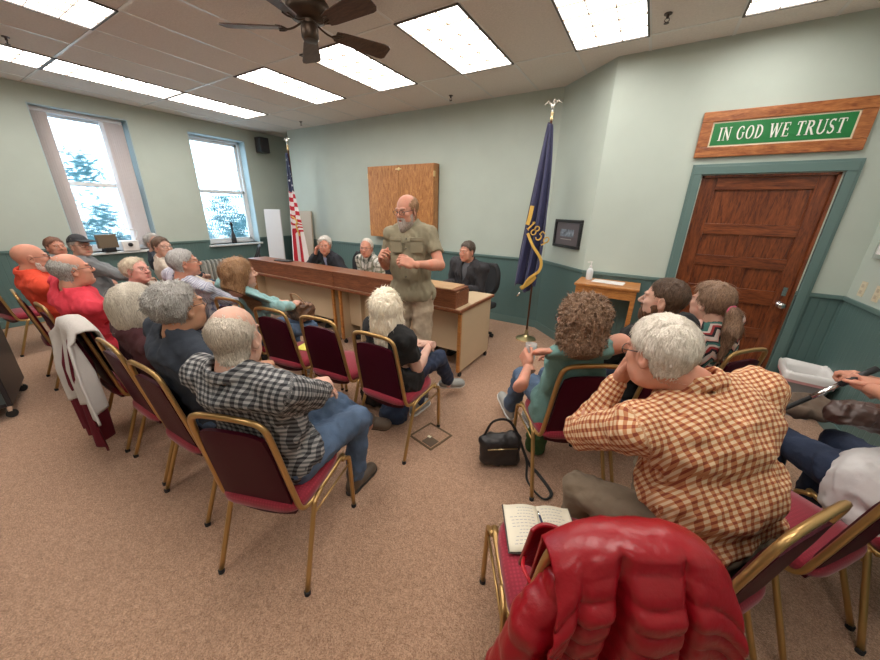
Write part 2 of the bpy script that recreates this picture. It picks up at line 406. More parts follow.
def bone_uv(V,bones):
    """cloth coordinates: planar over the trunk, angle*radius and length along the limbs"""
    best=np.full(len(V),1e9); uv=np.zeros((len(V),3))
    for (a,b,ra,rb,ref) in bones:
        d=b-a; L=np.linalg.norm(d); d=d/L; trunk=ra>.1
        e1=unit(np.cross(d,ref)); e2=np.cross(d,e1); W=V-a
        if not trunk: a=a+d*.06; L-=.06; W=V-a
        t=W@d; tc=np.clip(t,0,L); D=np.linalg.norm(W-tc[:,None]*d,axis=1)-(ra+(rb-ra)*tc/L)
        if trunk: x=W@e1; y=W@e2; u=x+.35*np.abs(y)*np.sign(x); v=t-y
        else: ang=np.arctan2(W@e1,W@e2); u=ang*(ra+rb)*.5*1.15; v=t
        w=D<best; uv[w,0]=u[w]; uv[w,1]=v[w]; best[w]=D[w]
    return uv
# ------------------------------------------------------------------ people
def skin(name,col,red=.12):
    if name in M: return M[name]
    m=mat(name,col,.5,sss=.12,spec=.35); b=bs(m)
    co=nd(m,'ShaderNodeTexCoord'); t=nd(m,'ShaderNodeTexNoise'); t.inputs['Scale'].default_value=14; t.inputs['Detail'].default_value=4; lk(m,co.outputs['Object'],t.inputs['Vector'])
    a=nd(m,'ShaderNodeAttribute',attribute_name='lip'); a2=nd(m,'ShaderNodeAttribute',attribute_name='brow')
    c=ramp(m,t.outputs['Fac'],[(.3,[x*.88 for x in col]),(.55,col),(.75,(min(1,col[0]*1.08),col[1]*.86,col[2]*.84))])
    c=mixc(m,mth(m,'MULTIPLY',a.outputs['Fac'],.75),c,(col[0]*.75,col[1]*.38,col[2]*.36))
    c=mixc(m,mth(m,'MULTIPLY',a2.outputs['Fac'],.7),c,(.25,.19,.15))
    lk(m,c,b.inputs['Base Color'])
    t2=nd(m,'ShaderNodeTexNoise'); t2.inputs['Scale'].default_value=160; lk(m,co.outputs['Object'],t2.inputs['Vector'])
    bp=nd(m,'ShaderNodeBump'); bp.inputs['Strength'].default_value=.15; bp.inputs['Distance'].default_value=.002; lk(m,t2.outputs['Fac'],bp.inputs['Height']); lk(m,bp.outputs[0],b.inputs['Normal'])
    M[name]=m; return m
def hairmat(name,c1,c2,rough=.5):
    if name in M: return M[name]
    m=mat(name,c1,rough,spec=.4); co=nd(m,'ShaderNodeTexCoord'); mp=nd(m,'ShaderNodeMapping'); mp.inputs['Scale'].default_value=(26,26,4); lk(m,co.outputs['Object'],mp.inputs[0])
    t=nd(m,'ShaderNodeTexNoise'); t.inputs['Scale'].default_value=9; t.inputs['Detail'].default_value=6; t.inputs['Distortion'].default_value=.6; lk(m,mp.outputs[0],t.inputs['Vector'])
    lk(m,ramp(m,t.outputs['Fac'],[(.32,c2),(.6,c1)]),bs(m).inputs['Base Color'])
    bp=nd(m,'ShaderNodeBump'); bp.inputs['Strength'].default_value=.7; bp.inputs['Distance'].default_value=.006; lk(m,t.outputs['Fac'],bp.inputs['Height']); lk(m,bp.outputs[0],bs(m).inputs['Normal'])
    M[name]=m; return m
def ik(a,b,l1,l2,pole):
    a=np.array(a,float);b=np.array(b,float); d=np.linalg.norm(b-a); u=(b-a)/(d+1e-9)
    if d>l1+l2-.004: d=l1+l2-.004; b=a+u*d
    if d<abs(l1-l2)+.02: d=abs(l1-l2)+.02; b=a+u*d
    x=(l1*l1-l2*l2+d*d)/(2*d); h=math.sqrt(max(0,l1*l1-x*x)); p=np.array(pole,float); p=p-(p@u)*u; return a+u*x+unit(p)*h,b
def head_vol(neck,o):
    w=o.get('wide',1.0); h=.0042
    v=Vol((-.10*w,-.125,-.20),(.10*w,.145,.135),h)
    v.ell((0,-.014,.030),(.074*w,.096,.088),k=0)
    v.ell((0,.022,-.028),(.060*w,.068,.088),k=.03)
    v.ell((0,.030,-.078),(.047*w,.056,.040),k=.03)
    v.ell((0,.074,-.096),(.020,.018,.018),k=.025)
    if o.get('jowl'): v.ell((0,.03,-.095),(.056*w,.055,.035),k=.03)
    for s in (-1,1):
        v.ell((s*.040*w,.064,-.024),(.024,.022,.022),k=.02)
        v.ell((s*.040*w,.05,-.062),(.022,.028,.026),k=.02)
        v.ell((s*.031,.104,.006),(.019,.020,.012),k=.012,op='s')
        v.ell((s*.031,.077,.004),(.0145,.013,.0105),k=.004)
        v.cap((s*.014,.091,.024),(s*.046,.078,.024),.0075,k=.01)
        v.cap((s*.029,.088,.012),(s*.036,.086,.011),.0038,k=.006)
    v.cap((0,.086,.012),(0,.113,-.024),.0065,.0115,k=.014)
    v.ell((0,.108,-.030),(.0125,.012,.010),k=.008)
    for s in (-1,1): v.ell((s*.012,.097,-.033),(.0075,.010,.0075),k=.006)
    v.cap((-.021,.081,-.063),(0,.093,-.057),.0055,.006,k=.008); v.cap((0,.093,-.057),(.021,.081,-.063),.006,.0055,k=.008)
    v.cap((-.018,.081,-.067),(0,.090,-.071),.0055,.0065,k=.008); v.cap((0,.090,-.071),(.018,.081,-.067),.0065,.0055,k=.008)
    v.cap((-.020,.096,-.0645),(.020,.096,-.0645),.0035,k=.004,op='s')
    v.ell((0,.088,-.085),(.02,.008,.006),k=.01,op='s')
    for s in (-1,1):
        F=frame((s*.35,-.25,.1),(0,.15,1)); c=np.array((s*.077*w,-.008,-.008))
        F=np.stack([unit((s*1,-.35,0)),unit((s*.35,1,0)),np.array((0,0,1.))],1)
        v.ell(c,(.0085,.021,.034),F,k=.008); v.ell(c+np.array((s*.008,.003,.002)),(.006,.012,.021),F,k=.005,op='s')
        v.ell(c+np.array((0,.002,-.028)),(.007,.011,.012),F,k=.006)
    v.cap((0,-.025,-.05),neck,.054*o.get('neckr',1),.057*o.get('neckr',1),k=.03)
    V,Q=v.mesh()
    lip=np.exp(-(((V[:,0])/.022)**4+((V[:,2]+.065)/.0105)**4))*(V[:,1]>.07)
    brow=np.exp(-(((np.abs(V[:,0])-.031)/.019)**4+((V[:,2]-.026+(np.abs(V[:,0])-.03)*.15)/.0055)**2))*(V[:,1]>.05)
    return V,Q,lip,brow
def hair_vol(kind,o):
    w=o.get('wide',1.0); fine=.0042; sd=o.get('seed',1)
    lo,hi=(-.15,-.20,-.36),(.15,.15,.17)
    if kind in('short','fringe','thin'): lo,hi=(-.115,-.15,-.14),(.115,.13,.155)
    v=Vol(lo,hi,fine); t=o.get('th',.0075 if kind in('short','fringe','thin') else .012)
    v.ell((0,-.016,.030),(.074*w+t,.096+t,.088+t),k=0)
    v.ell((0,.0,-.02),(.064*w+t*.9,.070,.085),k=.02)
    if kind in('short','fringe','thin'): v.cap((0,-.030,-.06),(0,-.040,-.115),.056,.054,k=.02)
    def face_cut(ylow=.012,yh=.078,zh=.066,zl=-.015,below=True,nape=-.1,back=-.012):
        n=unit((-(zh-zl),(yh-ylow))); # up-back normal in (y,z)
        def g(f,X,Y,Z):
            d1=-((Y-ylow)*n[0]+(Z-zl)*n[1])            # region above hairline
            d2=np.maximum(Y-back,nape-Z)
            side=np.maximum(d1,zl-.002-Z)              # above the ear line
            m_=np.minimum(side,d2) if below else side
            return np.maximum(f+np.clip((m_+.022)/.022,0,1)*(t+.003),m_-.002)
        v.fn(g)
    if kind=='short':
        if o.get('quiff'): v.ell((0,.045,.105),(.055,.05,.032),k=.02)
        face_cut(nape=o.get('nape',-.085),yh=o.get('yh',.078),zh=o.get('zh',.066))
        for s in (-1,1): v.ell((s*.095,.006,-.012),(.040,.028,.034),k=.008,op='s')
        v.noise(.0020,.045,sd,(1,1,.45),2)
    elif kind=='thin':
        face_cut(nape=-.085,yh=.045,zh=.085); v.noise(.0012,.03,sd,(1,1,.3),2)
    elif kind=='fringe':
        face_cut(nape=-.105); top=o.get('baldz',.045)
        v.fn(lambda f,X,Y,Z:f+np.clip((Z-top-.5*(-Y-.05)+.045)/.06,0,1)*(t+.004)); v.noise(.0012,.030,sd,(1,1,.3),2)
    elif kind=='bob':
        v.ell((0,-.045,-.030),(.098,.085,.138),k=.03); v.ell((0,.0,.045),(.095,.105,.085),k=.02)
        for s in (-1,1): v.ell((s*.078,.01,-.03),(.028,.045,.085),k=.03)
        v.ell((0,.10,-.04),(.062,.075,.11),k=.012,op='s'); v.ell((0,.02,-.16),(.052,.08,.07),k=.012,op='s'); v.noise(.0028,.045,sd,(1,1,.22),2)
    elif kind in('long','longwavy'):
        L=o.get('len',.30)
        v.ell((0,-.02,.035),(.092,.110,.095),k=.0)
        wl=.85 if kind=='longwavy' else 1; v.cap((0,-.05,0),(0,-.075,-.10),.090,.085*wl,k=.03); v.cap((0,-.075,-.10),(0,-.125,-L+.05),.085*wl,.080*wl,k=.03); 
        for s in (-1,1): v.cap((s*.062,-.01,.02),(s*.085*wl,-.085,-L+.09),.040,.044*wl,k=.03)
        v.fn(lambda f,X,Y,Z:np.maximum(f,-(Z+L)+.02*np.sin(X*60)))
        v.ell((0,.105,-.035),(.064,.085,.115),k=.01,op='s'); v.ell((0,.075,-.2),(.07,.105,.12),k=.012,op='s')
        v.noise(.0042,.055 if kind=='longwavy' else .028,sd,(1,1,.5 if kind=='longwavy' else .10),2)
    elif kind=='curly':
        v.ell((0,-.035,.02),(.115,.110,.115),k=0); v.ell((0,-.045,-.090),(.112,.085,.105),k=.03)
        for s in (-1,1): v.ell((s*.085,.0,-.06),(.035,.05,.09),k=.03)
        v.ell((0,.115,-.035),(.062,.085,.105),k=.01,op='s'); v.noise(.008,.040,sd,(1,1,.8),3); v.noise(.004,.02,sd+5,(1,1,1),1)
    elif kind=='pony':
        face_cut(nape=-.075,yh=.07,zh=.07); v.ell((0,.02,.09),(.06,.06,.035),k=.02)
        v.cap((0,-.105,-.01),(0,-.135,-.03),.022,.026,k=.012)
        v.cap((.0,-.135,-.03),(.0,-.155,-.12),.035,.045,k=.015); v.cap((0,-.155,-.12),(0,-.14,-.30),.044,.018,k=.02); v.noise(.003,.045,sd,(1,1,.4),2)
    elif kind=='puffy':
        v.ell((0,-.03,.032),(.092,.108,.102),k=.0); face_cut(nape=-.10,yh=.06,zh=.075,back=-.012)
        for s in (-1,1): v.ell((s*.095,.004,-.010),(.045,.030,.036),k=.008,op='s')
        v.noise(.0048,.060,sd,(1,1,.5),2)
    return v.mesh()
def strands(V,Q,kind,seed,n=2600,L=.04,w=.0015):
    """loose locks lying on the hair surface, running away from the crown"""
    rs=np.random.RandomState(seed); C4=V[Q]; c=C4.mean(1); nr=np.cross(C4[:,2]-C4[:,0],C4[:,3]-C4[:,1]); nr/=np.linalg.norm(nr,axis=1)[:,None]+1e-9
    ctr=c.mean(0); sg=np.sign(((c-np.array((0,-.01,0)))*nr).sum(1).mean()); nr=nr*(sg if sg else 1)
    I=rs.randint(0,len(c),n); p=c[I]; N=nr[I]
    fl=p-np.array((0,-.035,.13)); fl/=np.linalg.norm(fl,axis=1)[:,None]+1e-9
    if kind in('long','longwavy','bob','pony'): fl=fl*(.35+np.maximum(0,N[:,2:3])*3)+np.array((0,0,-1.))*np.minimum(1,1.15-np.maximum(0,N[:,2:3]))
    fl=fl+rs.normal(size=p.shape)*(.9 if kind in('curly',) else (.35 if kind in('puffy','longwavy') else .22))
    out=[p+N*.0005]; d=fl-(fl*N).sum(1)[:,None]*N; d/=np.linalg.norm(d,axis=1)[:,None]+1e-9; ll=(L*rs.uniform(.5,1.3,n))[:,None]
    lift=rs.uniform(.0,{'curly':.010,'long':.0015,'bob':.002}.get(kind,.004),n)[:,None]; wob=rs.normal(size=(n,3))*(.5 if kind in('curly','longwavy','puffy') else .15)
    q=p.copy()
    for k in range(1,4):
        dd=d+wob*math.sin(k*1.7)-N*({'curly':0,'long':.30,'longwavy':.25,'bob':.25}.get(kind,.14))*k; dd/=np.linalg.norm(dd,axis=1)[:,None]; q=q+dd*ll/3; out.append(q+N*lift*math.sin(PI*k/3.6))
    side=np.cross(d,N); side/=np.linalg.norm(side,axis=1)[:,None]+1e-9; ws=[1,1,.75,.15]; Vs=[]
    for k in range(4): Vs+= [out[k]-side*w*ws[k],out[k]+side*w*ws[k]]
    A=np.stack(Vs,1).reshape(-1,3); b=np.arange(n)*8; Qs=np.concatenate([np.stack([b+2*k,b+2*k+1,b+2*k+3,b+2*k+2],1) for k in range(3)])
    return np.concatenate([V,A]),np.concatenate([Q,Qs+len(V)])
def hand_vol(side,o):
    """wrist at origin, fingers +y, thumb to -x*side... ; side=+1 right hand: thumb points to -x when the back faces +z"""
    h=.0036; v=Vol((-.085,-.05,-.11),(.085,.215,.05),h); c=o.get('curl',.5); sp=o.get('spread',.0); T=-side
    v.cap((0,-.045,0),(0,.01,0),.027,.024,k=.01); v.rbox((0,.048,0),(.041,.050,.0155),.014,k=.02)
    v.ell((T*.028,.03,-.008),(.020,.032,.016),k=.015); v.ell((-T*.028,.035,-.006),(.015,.032,.015),k=.012)
    fl=[.074,.083,.077,.060]; xs=[.031,.0105,-.0105,-.0305]
    for i in range(4):
        L=fl[i]; x=xs[i]*T; p=np.array((x,.088 if i in(1,2) else .083,.001)); a=-(c*(.9+.08*i)); ang=a*.9; r=.0088 if i<3 else .0078
        sx=math.sin((xs[i]*T)*(3+sp*14))
        for j,fr in enumerate((.45,.31,.24)):
            q=p+np.array((sx*L*fr,math.cos(ang)*L*fr,math.sin(ang)*L*fr)); v.cap(p,q,r,r*.92,k=.004 if j else .006); p=q; r*=.93; ang+=a*(1.15 if j==0 else .8)
    t0=np.array((T*.026,.018,-.008)); tb=o.get('thumb',.5); t1=t0+np.array((T*.030,.030,-.010)); t2=t1+np.array((T*(.012-.012*tb),.030,-.012*tb)); t3=t2+np.array((-T*.012*tb,.024,-.010*tb))
    v.cap(t0,t1,.013,.0115,k=.012); v.cap(t1,t2,.011,.010,k=.004); v.cap(t2,t3,.0098,.0085,k=.003)
    return v.mesh()
def xf(V,F,c): return V@np.asarray(F).T+np.asarray(c)
def rotm(rz): a=R(rz); return np.array([[math.cos(a),-math.sin(a),0],[math.sin(a),math.cos(a),0],[0,0,1]])
SKN={'fair':(.62,.36,.27),'ruddy':(.62,.29,.20),'tan':(.50,.26,.16),'pale':(.70,.44,.35),'pink':(.70,.36,.29)}
def person(label,loc,rot,head,look=None,seat=.55,skn='fair',fat=.015,shoulder=.182,hair=None,hc=((.7,.68,.64),(.4,.38,.35)),ho={},top='tee',topm=None,bottom=None,shorts=False,shoe=None,
           hands=None,feet=None,poles=None,kpoles=None,beard=None,glasses=None,collar=False,twist=0,group=None,stand=False,res=.009,open_=None,headup=None,upper=.285,fore=.255,shirtlen=.08,kn=None,seed=1,tilt=0,cutlow=True,ch=None,hatm=None):
    RW=rotm(rot); loc3=np.array((loc[0],loc[1],0.)); tl=lambda p:(np.array(p,float)-loc3)@RW   # world -> local
    sm=skin('skin_'+skn,SKN[skn]); hcn=tl(head); 
    lk_=tl(SPK if look is None else look)-hcn; up0=np.array((0,0,1.)) if headup is None else unit(headup)
    HF=frame(lk_,up0)
    if tilt: a=R(tilt); HF=HF@np.array([[math.cos(a),0,math.sin(a)],[0,1,0],[-math.sin(a),0,math.cos(a)]])
    P=np.array((0,0,seat)); T=hcn+HF@np.array((0,-.030,-.070))+np.array((0,-.018,-.052))+np.array(ho.get('tshift',(0,0,0)),float)@RW; S=unit(T-P); LT=np.linalg.norm(T-P)
    r0=rotm(twist)@np.array((1.,0,0)); rr=unit(r0-(r0@S)*S); ff=np.cross(S,rr); TF=np.stack([rr,ff,S],1)
    sh=[T-S*ho.get('drop',.062)+rr*s*shoulder+ff*.01 for s in (-1,1)]
    hands=hands or [dict(p=(-.13,.30,.68)),dict(p=(.13,.30,.68))]
    poles=poles or [(-.35,-.8,-1),(.35,-.8,-1)]
    el=[];wr=[]
    for i in (0,1):
        p=hands[i]['p']; p=tl(p) if hands[i].get('w') else np.array(p,float)
        e,w_=ik(sh[i],p,upper,fore,poles[i]); el.append(e);wr.append(w_)
    hj=[P+np.array((s*.092,0,-.005)) for s in (-1,1)]
    feet=feet or [(-.13,.42,.09),(.13,.42,.09)]; kpoles=kpoles or [(-.1,.5,1),(.1,.5,1)]
    kn=[];an=[]
    for i in (0,1):
        p=feet[i]; p=tl(p[1:]) if p[0]=='w' else p
        k_,a_=ik(hj[i],p,.435,.425,kpoles[i]); kn.append(k_);an.append(a_)
    # --- pressed against the chair back
    def press(g,gap):
        if ch is None: return
        cx,cy,cr=ch; RC=rotm(cr-rot); c0=(np.array((cx,cy,0.))-loc3)@RW
        def q(f,X,Y,Z):
            x=X-c0[0]; y=Y-c0[1]; Yc=x*RC[0,1]+y*RC[1,1]
            d=(-.165-.085*((Z-.42)/.48)+gap)-Yc; d=d-np.maximum(0,Z-.925)*1.3-np.maximum(0,.40-Z)*3
            k=.03; h=np.maximum(k-np.abs(f-d),0)/k; return np.maximum(f,d)+h*h*k*.25
        g.fn(q)
    def pressV(V):
        if ch is None: return V
        cx,cy,cr=ch; RC=rotm(cr-rot); c0=(np.array((cx,cy,0.))-loc3)@RW; W=(V-c0)@RC
        lim=-.165-.085*((W[:,2]-.42)/.48)+.020-np.maximum(0,W[:,2]-.93)*1.3; W[:,1]=np.maximum(W[:,1],lim); return W@RC.T+c0
    # --- body (skin) volume
    pts=np.array([P,T,hcn,*sh,*el,*wr,*kn,*an]+hj); lo=pts.min(0)-.24; hi=pts.max(0)+.24; hi[2]=max(T[2],wr[0][2],wr[1][2],el[0][2],el[1][2])+.13
    b=Vol(lo,hi,.0105); f=fat
    b.ell(P+S*.03,(.135+f*.8,.095+f*.8,.11),TF); b.ell(P+S*.2*LT/.48,(.12+f*.8,.085+f*.8,.15),TF,k=.04); b.ell(P+S*(LT-.15),(.14+.4*f,.09+.4*f,.14),TF,k=.04)
    b.cap(sh[0],sh[1],.048,k=.04); b.cap(T-S*.02,hcn+HF@np.array((0,-.025,-.06)),.056,.053,k=.03)
    for i in (0,1):
        b.cap(sh[i],el[i],.045+f*.25,.038+f*.15,k=.02); b.cap(el[i],wr[i],.040+f*.15,.025,k=.012); m_=el[i]*.72+wr[i]*.28; b.ell(m_,(.041+f*.15,.041+f*.15,.06),frame(unit(el[i]-wr[i])+.001,(0,.3,1))[:,[0,2,1]],k=.02)
        b.cap(hj[i],kn[i],.072+f*.4,.048,k=.02); b.cap(kn[i],an[i]+np.array((0,0,.0)),.047,.034,k=.015); b.cap(an[i],an[i]-np.array((0,0,.05)),.033,.028,k=.01)
    press(b,.080); V,Q=b.mesh(); Vs=[V];Qs=[Q]; n=len(V)
    nk=(T-S*.0-hcn)@HF; hv,hq,lip,brow=head_vol(nk,ho); hv=xf(hv,HF,hcn); Vs.append(hv);Qs.append(hq+n); n+=len(hv)
    lips=[np.zeros(len(V)),lip]; brows=[np.zeros(len(V)),brow*(0 if ho.get('nobrow') else 1)]
    for i in (0,1):
        hd=hands[i]
        if hd.get('none'): continue
        fd=unit(wr[i]-el[i])
        d=np.array(hd['dir'],float) if 'dir' in hd else fd*.5+np.array(((-.5 if i else .5),.5,-.3)); 
        bk=np.array(hd.get('back',(0,.2,1)),float)
        HFm=frame(d,bk); hvv,hq=hand_vol(1 if i else -1,hd); hvv=xf(hvv*(ho.get('handscale',1)),HFm,wr[i]+fd*.012); Vs.append(hvv);Qs.append(hq+n); n+=len(hvv)
        lips.append(np.zeros(len(hvv))); brows.append(np.zeros(len(hvv)))
    o=npmesh('person',np.concatenate(Vs),np.concatenate(Qs),sm,attrs={'lip':np.concatenate(lips),'brow':np.concatenate(brows)})
    o.location=tuple(loc3); o.rotation_euler=(0,0,R(rot)); tag(o,label,'person',group)
    # --- eyes
    for s in (-1,1):
        bm=bmesh.new(); bmesh.ops.create_uvsphere(bm,u_segments=16,v_segments=12,radius=.0122)
        for fc in bm.faces:
            cc=fc.calc_center_median().normalized(); fc.material_index=2 if cc.z>.955 else (1 if cc.z>.85 else 0)
        e=fin('eye',bm,[K('eye_white',(.75,.72,.70),.25),K('iris',(.10,.11,.11),.2),K('pupil',(.01,.01,.01),.1)],o,True)
        Fe=Matrix([[HF[0,0],HF[0,2],HF[0,1]],[HF[1,0],HF[1,2],HF[1,1]],[HF[2,0],HF[2,2],HF[2,1]]]); e.matrix_local=Matrix.Translation(tuple(hcn+HF@np.array((s*.031,.0780,.0035))))@Fe.to_4x4()
    # --- shirt
    cl=.014
    if top:
        ps=[P,T,*sh,*el]+(wr if top in('long','jacket','rolled') else []); ps=np.array(ps); lo=ps.min(0)-.2; hi=ps.max(0)+.13; lo[2]=min(lo[2],P[2]-.16)
        if top!='long' and top!='jacket' and top!='rolled': lo=np.minimum(lo,P-.2)
        g=Vol(lo,hi,res); x=cl+(.012 if top=='jacket' else 0)
        g.ell(P+S*.03+ff*f*.3,(.155+f+x*.5,.115+f+x*.5,.12+shirtlen*.3),TF,k=0); g.ell(P+S*.2*LT/.48+ff*f*.3,(.138+f+x*.5,.10+f+x*.5,.17),TF,k=.05); g.ell(P+S*(LT-.165),((.148 if top=='tank' else .172)+.5*f+x*.5,.115+.5*f+x*.5,.16),TF,k=.05); g.ell(P+S*(LT-.085)-ff*.012,(shoulder-(.075 if top=='tank' else .03),.085+.4*f,.085),TF,k=.04)
        if stand: g.ell(P+S*.24+ff*.03,(.148+f,.118+f,.19),TF,k=.05)
        if stand or shirtlen>.09:
            hr=.112 if stand else .12; g.cap(P+S*.02+rr*.075,P-np.array((0,0,shirtlen-.06))+rr*.075,hr+f,hr+f,k=.05); g.cap(P+S*.02-rr*.075,P-np.array((0,0,shirtlen-.06))-rr*.075,hr+f,hr+f,k=.05)
            g.plane(P-np.array((0,0,shirtlen)),(0,0,-1))
        tk=.60 if top=='tank' else 1.; cs=(sh[0]+sh[1])/2; g.cap(cs+(sh[0]-cs)*tk-S*.004,cs+(sh[1]-cs)*tk-S*.004,.050+x*.7-(.012 if top=='tank' else 0),k=.05)
        for s in (0,1): g.cap(T-S*.002,cs+(sh[s]-cs)*(tk*.98)+S*.002,.054+x*.3,.047+x*.5-(.012 if top=='tank' else 0),k=.04)
        if ho.get('bust'):
            for s in (-1,1): g.ell(T-S*.20+rr*s*.07+ff*.085,(.07,.06,.065),TF,k=.04)
        if top in('long','jacket'):
            ex=.004 if top=='long' else .012
            for i in (0,1): g.cap(sh[i],el[i],.054+f*.3+ex,.049+f*.2+ex,k=.03); g.cap(el[i],wr[i]+unit(el[i]-wr[i])*.015,.049+f*.2+ex,.036+ex,k=.02)
        elif top=='rolled':
            for i in (0,1): g.cap(sh[i],el[i],.055+f*.3,.052+f*.2,k=.03); e2=el[i]+(wr[i]-el[i])*.42; g.cap(el[i],e2,.050+f*.2,.046,k=.02); g.cap(el[i]+(wr[i]-el[i])*.30,e2,.050,.051,k=.008)
        elif top=='tank':
            pass
        else:
            fr=.62 if top=='tee' else .72
            for i in (0,1):
                e2=sh[i]+(el[i]-sh[i])*fr; g.cap(sh[i],e2,.050+f*.25,.055+f*.25,k=.035)
                dn=unit(el[i]-sh[i]); w_=g.win(e2-.12,e2+.12)
                sl,X,Y,Z=w_; d=(X-e2[0])*dn[0]+(Y-e2[1])*dn[1]+(Z-e2[2])*dn[2]; rad=np.sqrt((X-e2[0])**2+(Y-e2[1])**2+(Z-e2[2])**2)
                g.f[sl]=np.where(rad<.105,np.maximum(g.f[sl],d),g.f[sl])
        press(g,.046)
        # neck opening
        g.cap(T+S*.0-ff*.0,T+S*.2+ff*.06,.060*ho.get('neckr',1),.075,k=.006,op='s')
        if open_: g.cap(T+ff*.085-S*.0,T-S*open_+ff*.14,.045,.012,k=.008,op='s')
        g.noise(.0065,.15,seed,(1,1,.8),2); g.noise(.0035,.055,seed+3,(1,1,.6),2)
        if collar:
            N_=18; A=[PI/2+.32+(2*PI-.64)*k/N_ for k in range(N_+1)]
            def cp(a,r_,dz): return T+S*(dz-.024*max(0,math.sin(a)))+rr*r_*math.cos(a)+ff*(r_*.95*math.sin(a)-.004)
            for a0,a1 in zip(A,A[1:]):
                g.cap(cp(a0,.064,.046),cp(a1,.064,.046),.009,k=.008); g.cap(cp(a0,.072,.026),cp(a1,.072,.026),.012,k=.010)
        V,Q=g.mesh(); bones=[(P,T,.15,.15,ff)]
        for i in (0,1): bones+= [(sh[i]-unit(el[i]-sh[i])*-.03,el[i],.05,.05,ff)]+([(el[i],wr[i],.045,.038,ff)] if top in('long','jacket','rolled') else [])
        if open_:
            g=Vol(lo,hi,.011); g.ell(P+S*.2*LT/.48+ff*f*.3,(.130+f,.096+f,.17),TF,k=0); g.ell(P+S*(LT-.165),(.165+.5*f,.110+.5*f,.165),TF,k=.05); g.ell(P+S*(LT-.085)-ff*.012,(shoulder-.04,.080+.4*f,.085),TF,k=.04); g.cap(T-S*.03,T+S*.005,.064,.066,k=.02); g.cap(T+S*.0,T+S*.2+ff*.08,.058,.075,k=.006,op='s')
            V2,Q2=g.mesh(); npmesh('inner_shirt',V2,Q2,ho.get('inner',K('inner_cotton',(.30,.33,.50),.85)),o)
        nm={'jacket':'jacket','tank':'sleeveless_top'}.get(top,'shirt'); npmesh(nm,V,Q,topm,o,{'cuv':bone_uv(V,bones)})
    # --- trousers
    if bottom:
        ps=np.array([P,*kn,*an]); g=Vol(ps.min(0)-.2,ps.max(0)+.2,res+.001)
        g.ell(P+np.array((0,-.0,.01)),(.155+f*.9-(.02 if stand else 0),.125+f*.6-(.02 if stand else 0),.10),k=0)
        for i in (0,1):
            q=kn[i]+(an[i]-kn[i])*(.12 if shorts else .93)
            wd=1.12 if shorts else 1
            g.cap(hj[i],kn[i],(.086+f*.5)*wd,.066*wd,k=.03); g.cap(kn[i],q,.064*wd,.058*wd if not shorts else .078,k=.02)
            if shorts:
                dn=unit(an[i]-kn[i]); w_=g.win(q-.13,q+.13)
                if w_: sl,X,Y,Z=w_; d=(X-q[0])*dn[0]+(Y-q[1])*dn[1]+(Z-q[2])*dn[2]; g.f[sl]=np.maximum(g.f[sl],d)
        press(g,.040); g.noise(.006,.13,seed+9,(1,1,1),2); g.noise(.003,.05,seed+4,(1,1,1),2)
        V,Q=g.mesh(); npmesh('shorts' if shorts else 'trousers',V,Q,bottom,o,{'cuv':bone_uv(V,[(hj[0],kn[0],.08,.07,np.array((0,0,1.))),(hj[1],kn[1],.08,.07,np.array((0,0,1.)))])})
    # --- shoes
    if shoe:
        for i in (0,1):
            sd=unit(an[i]-kn[i]); fd=ho.get('toe',[None,None])[i]
            if fd is None:
                fd=np.array((0.12*(1 if i else -1),1,0.)) if an[i][2]<.13 else unit(np.cross(np.cross(sd,np.array((0,1.,.2))),sd))+sd*.35
            upv=-sd if an[i][2]>.13 else np.array((0,0,1.))
            Ff=frame(fd,upv); g=Vol((-.07,-.10,-.10),(.07,.23,.09),.005)
            g.ell((0,-.035,-.045),(.036,.045,.045),k=0); g.ell((0,.07,-.055),(.044,.10,.036),k=.03); g.ell((.0,.145,-.062),(.040,.050,.028),k=.03); g.cap((0,-.01,-.03),(0,-.012,.045),.042,.045,k=.02)
            g.plane((0,0,-.085),(0,0,-1)); V,Q=g.mesh(); so=npmesh('shoe',xf(V,Ff,an[i]),Q,shoe[0],o)
            g=Vol((-.07,-.10,-.11),(.07,.23,-.05),.004); g.ell((0,-.03,-.08),(.039,.052,.02),k=0); g.ell((0,.07,-.08),(.046,.105,.02),k=.03); g.ell((0,.145,-.08),(.043,.055,.02),k=.03); g.plane((0,0,-.088),(0,0,-1)); g.plane((0,0,-.072),(0,0,1))
            V,Q=g.mesh(); npmesh('sole',xf(V,Ff,an[i]),Q,shoe[1],so)
    # --- hair
    if hair:
        V,Q=hair_vol(hair,dict(ho,seed=seed)); Ls={'long':.065,'longwavy':.06,'bob':.07,'pony':.06,'curly':.022,'fringe':.025,'thin':.03,'short':.032}.get(hair,.035)
        V,Q=strands(V,Q,hair,seed,{'long':4200,'longwavy':4200,'curly':5000}.get(hair,3000),Ls,.0017 if hair!='curly' else .0022); hm=hairmat('hair_%d_%s'%(int(hc[0][0]*100),label[:6].strip().replace(' ','_')),*hc); npmesh('hair',pressV(xf(V,HF,hcn)),Q,hm,o)
        if hair=='pony':
            bm=bmesh.new(); tube(bm,[tuple(xf(np.array((.03*math.cos(a),-.125,-.025+.03*math.sin(a))),HF,hcn)) for a in [k*PI/6 for k in range(12)]],.009,6,closed=True); fin('hair_tie',bm,K('pink_tie',(.75,.12,.25),.6),o,True)
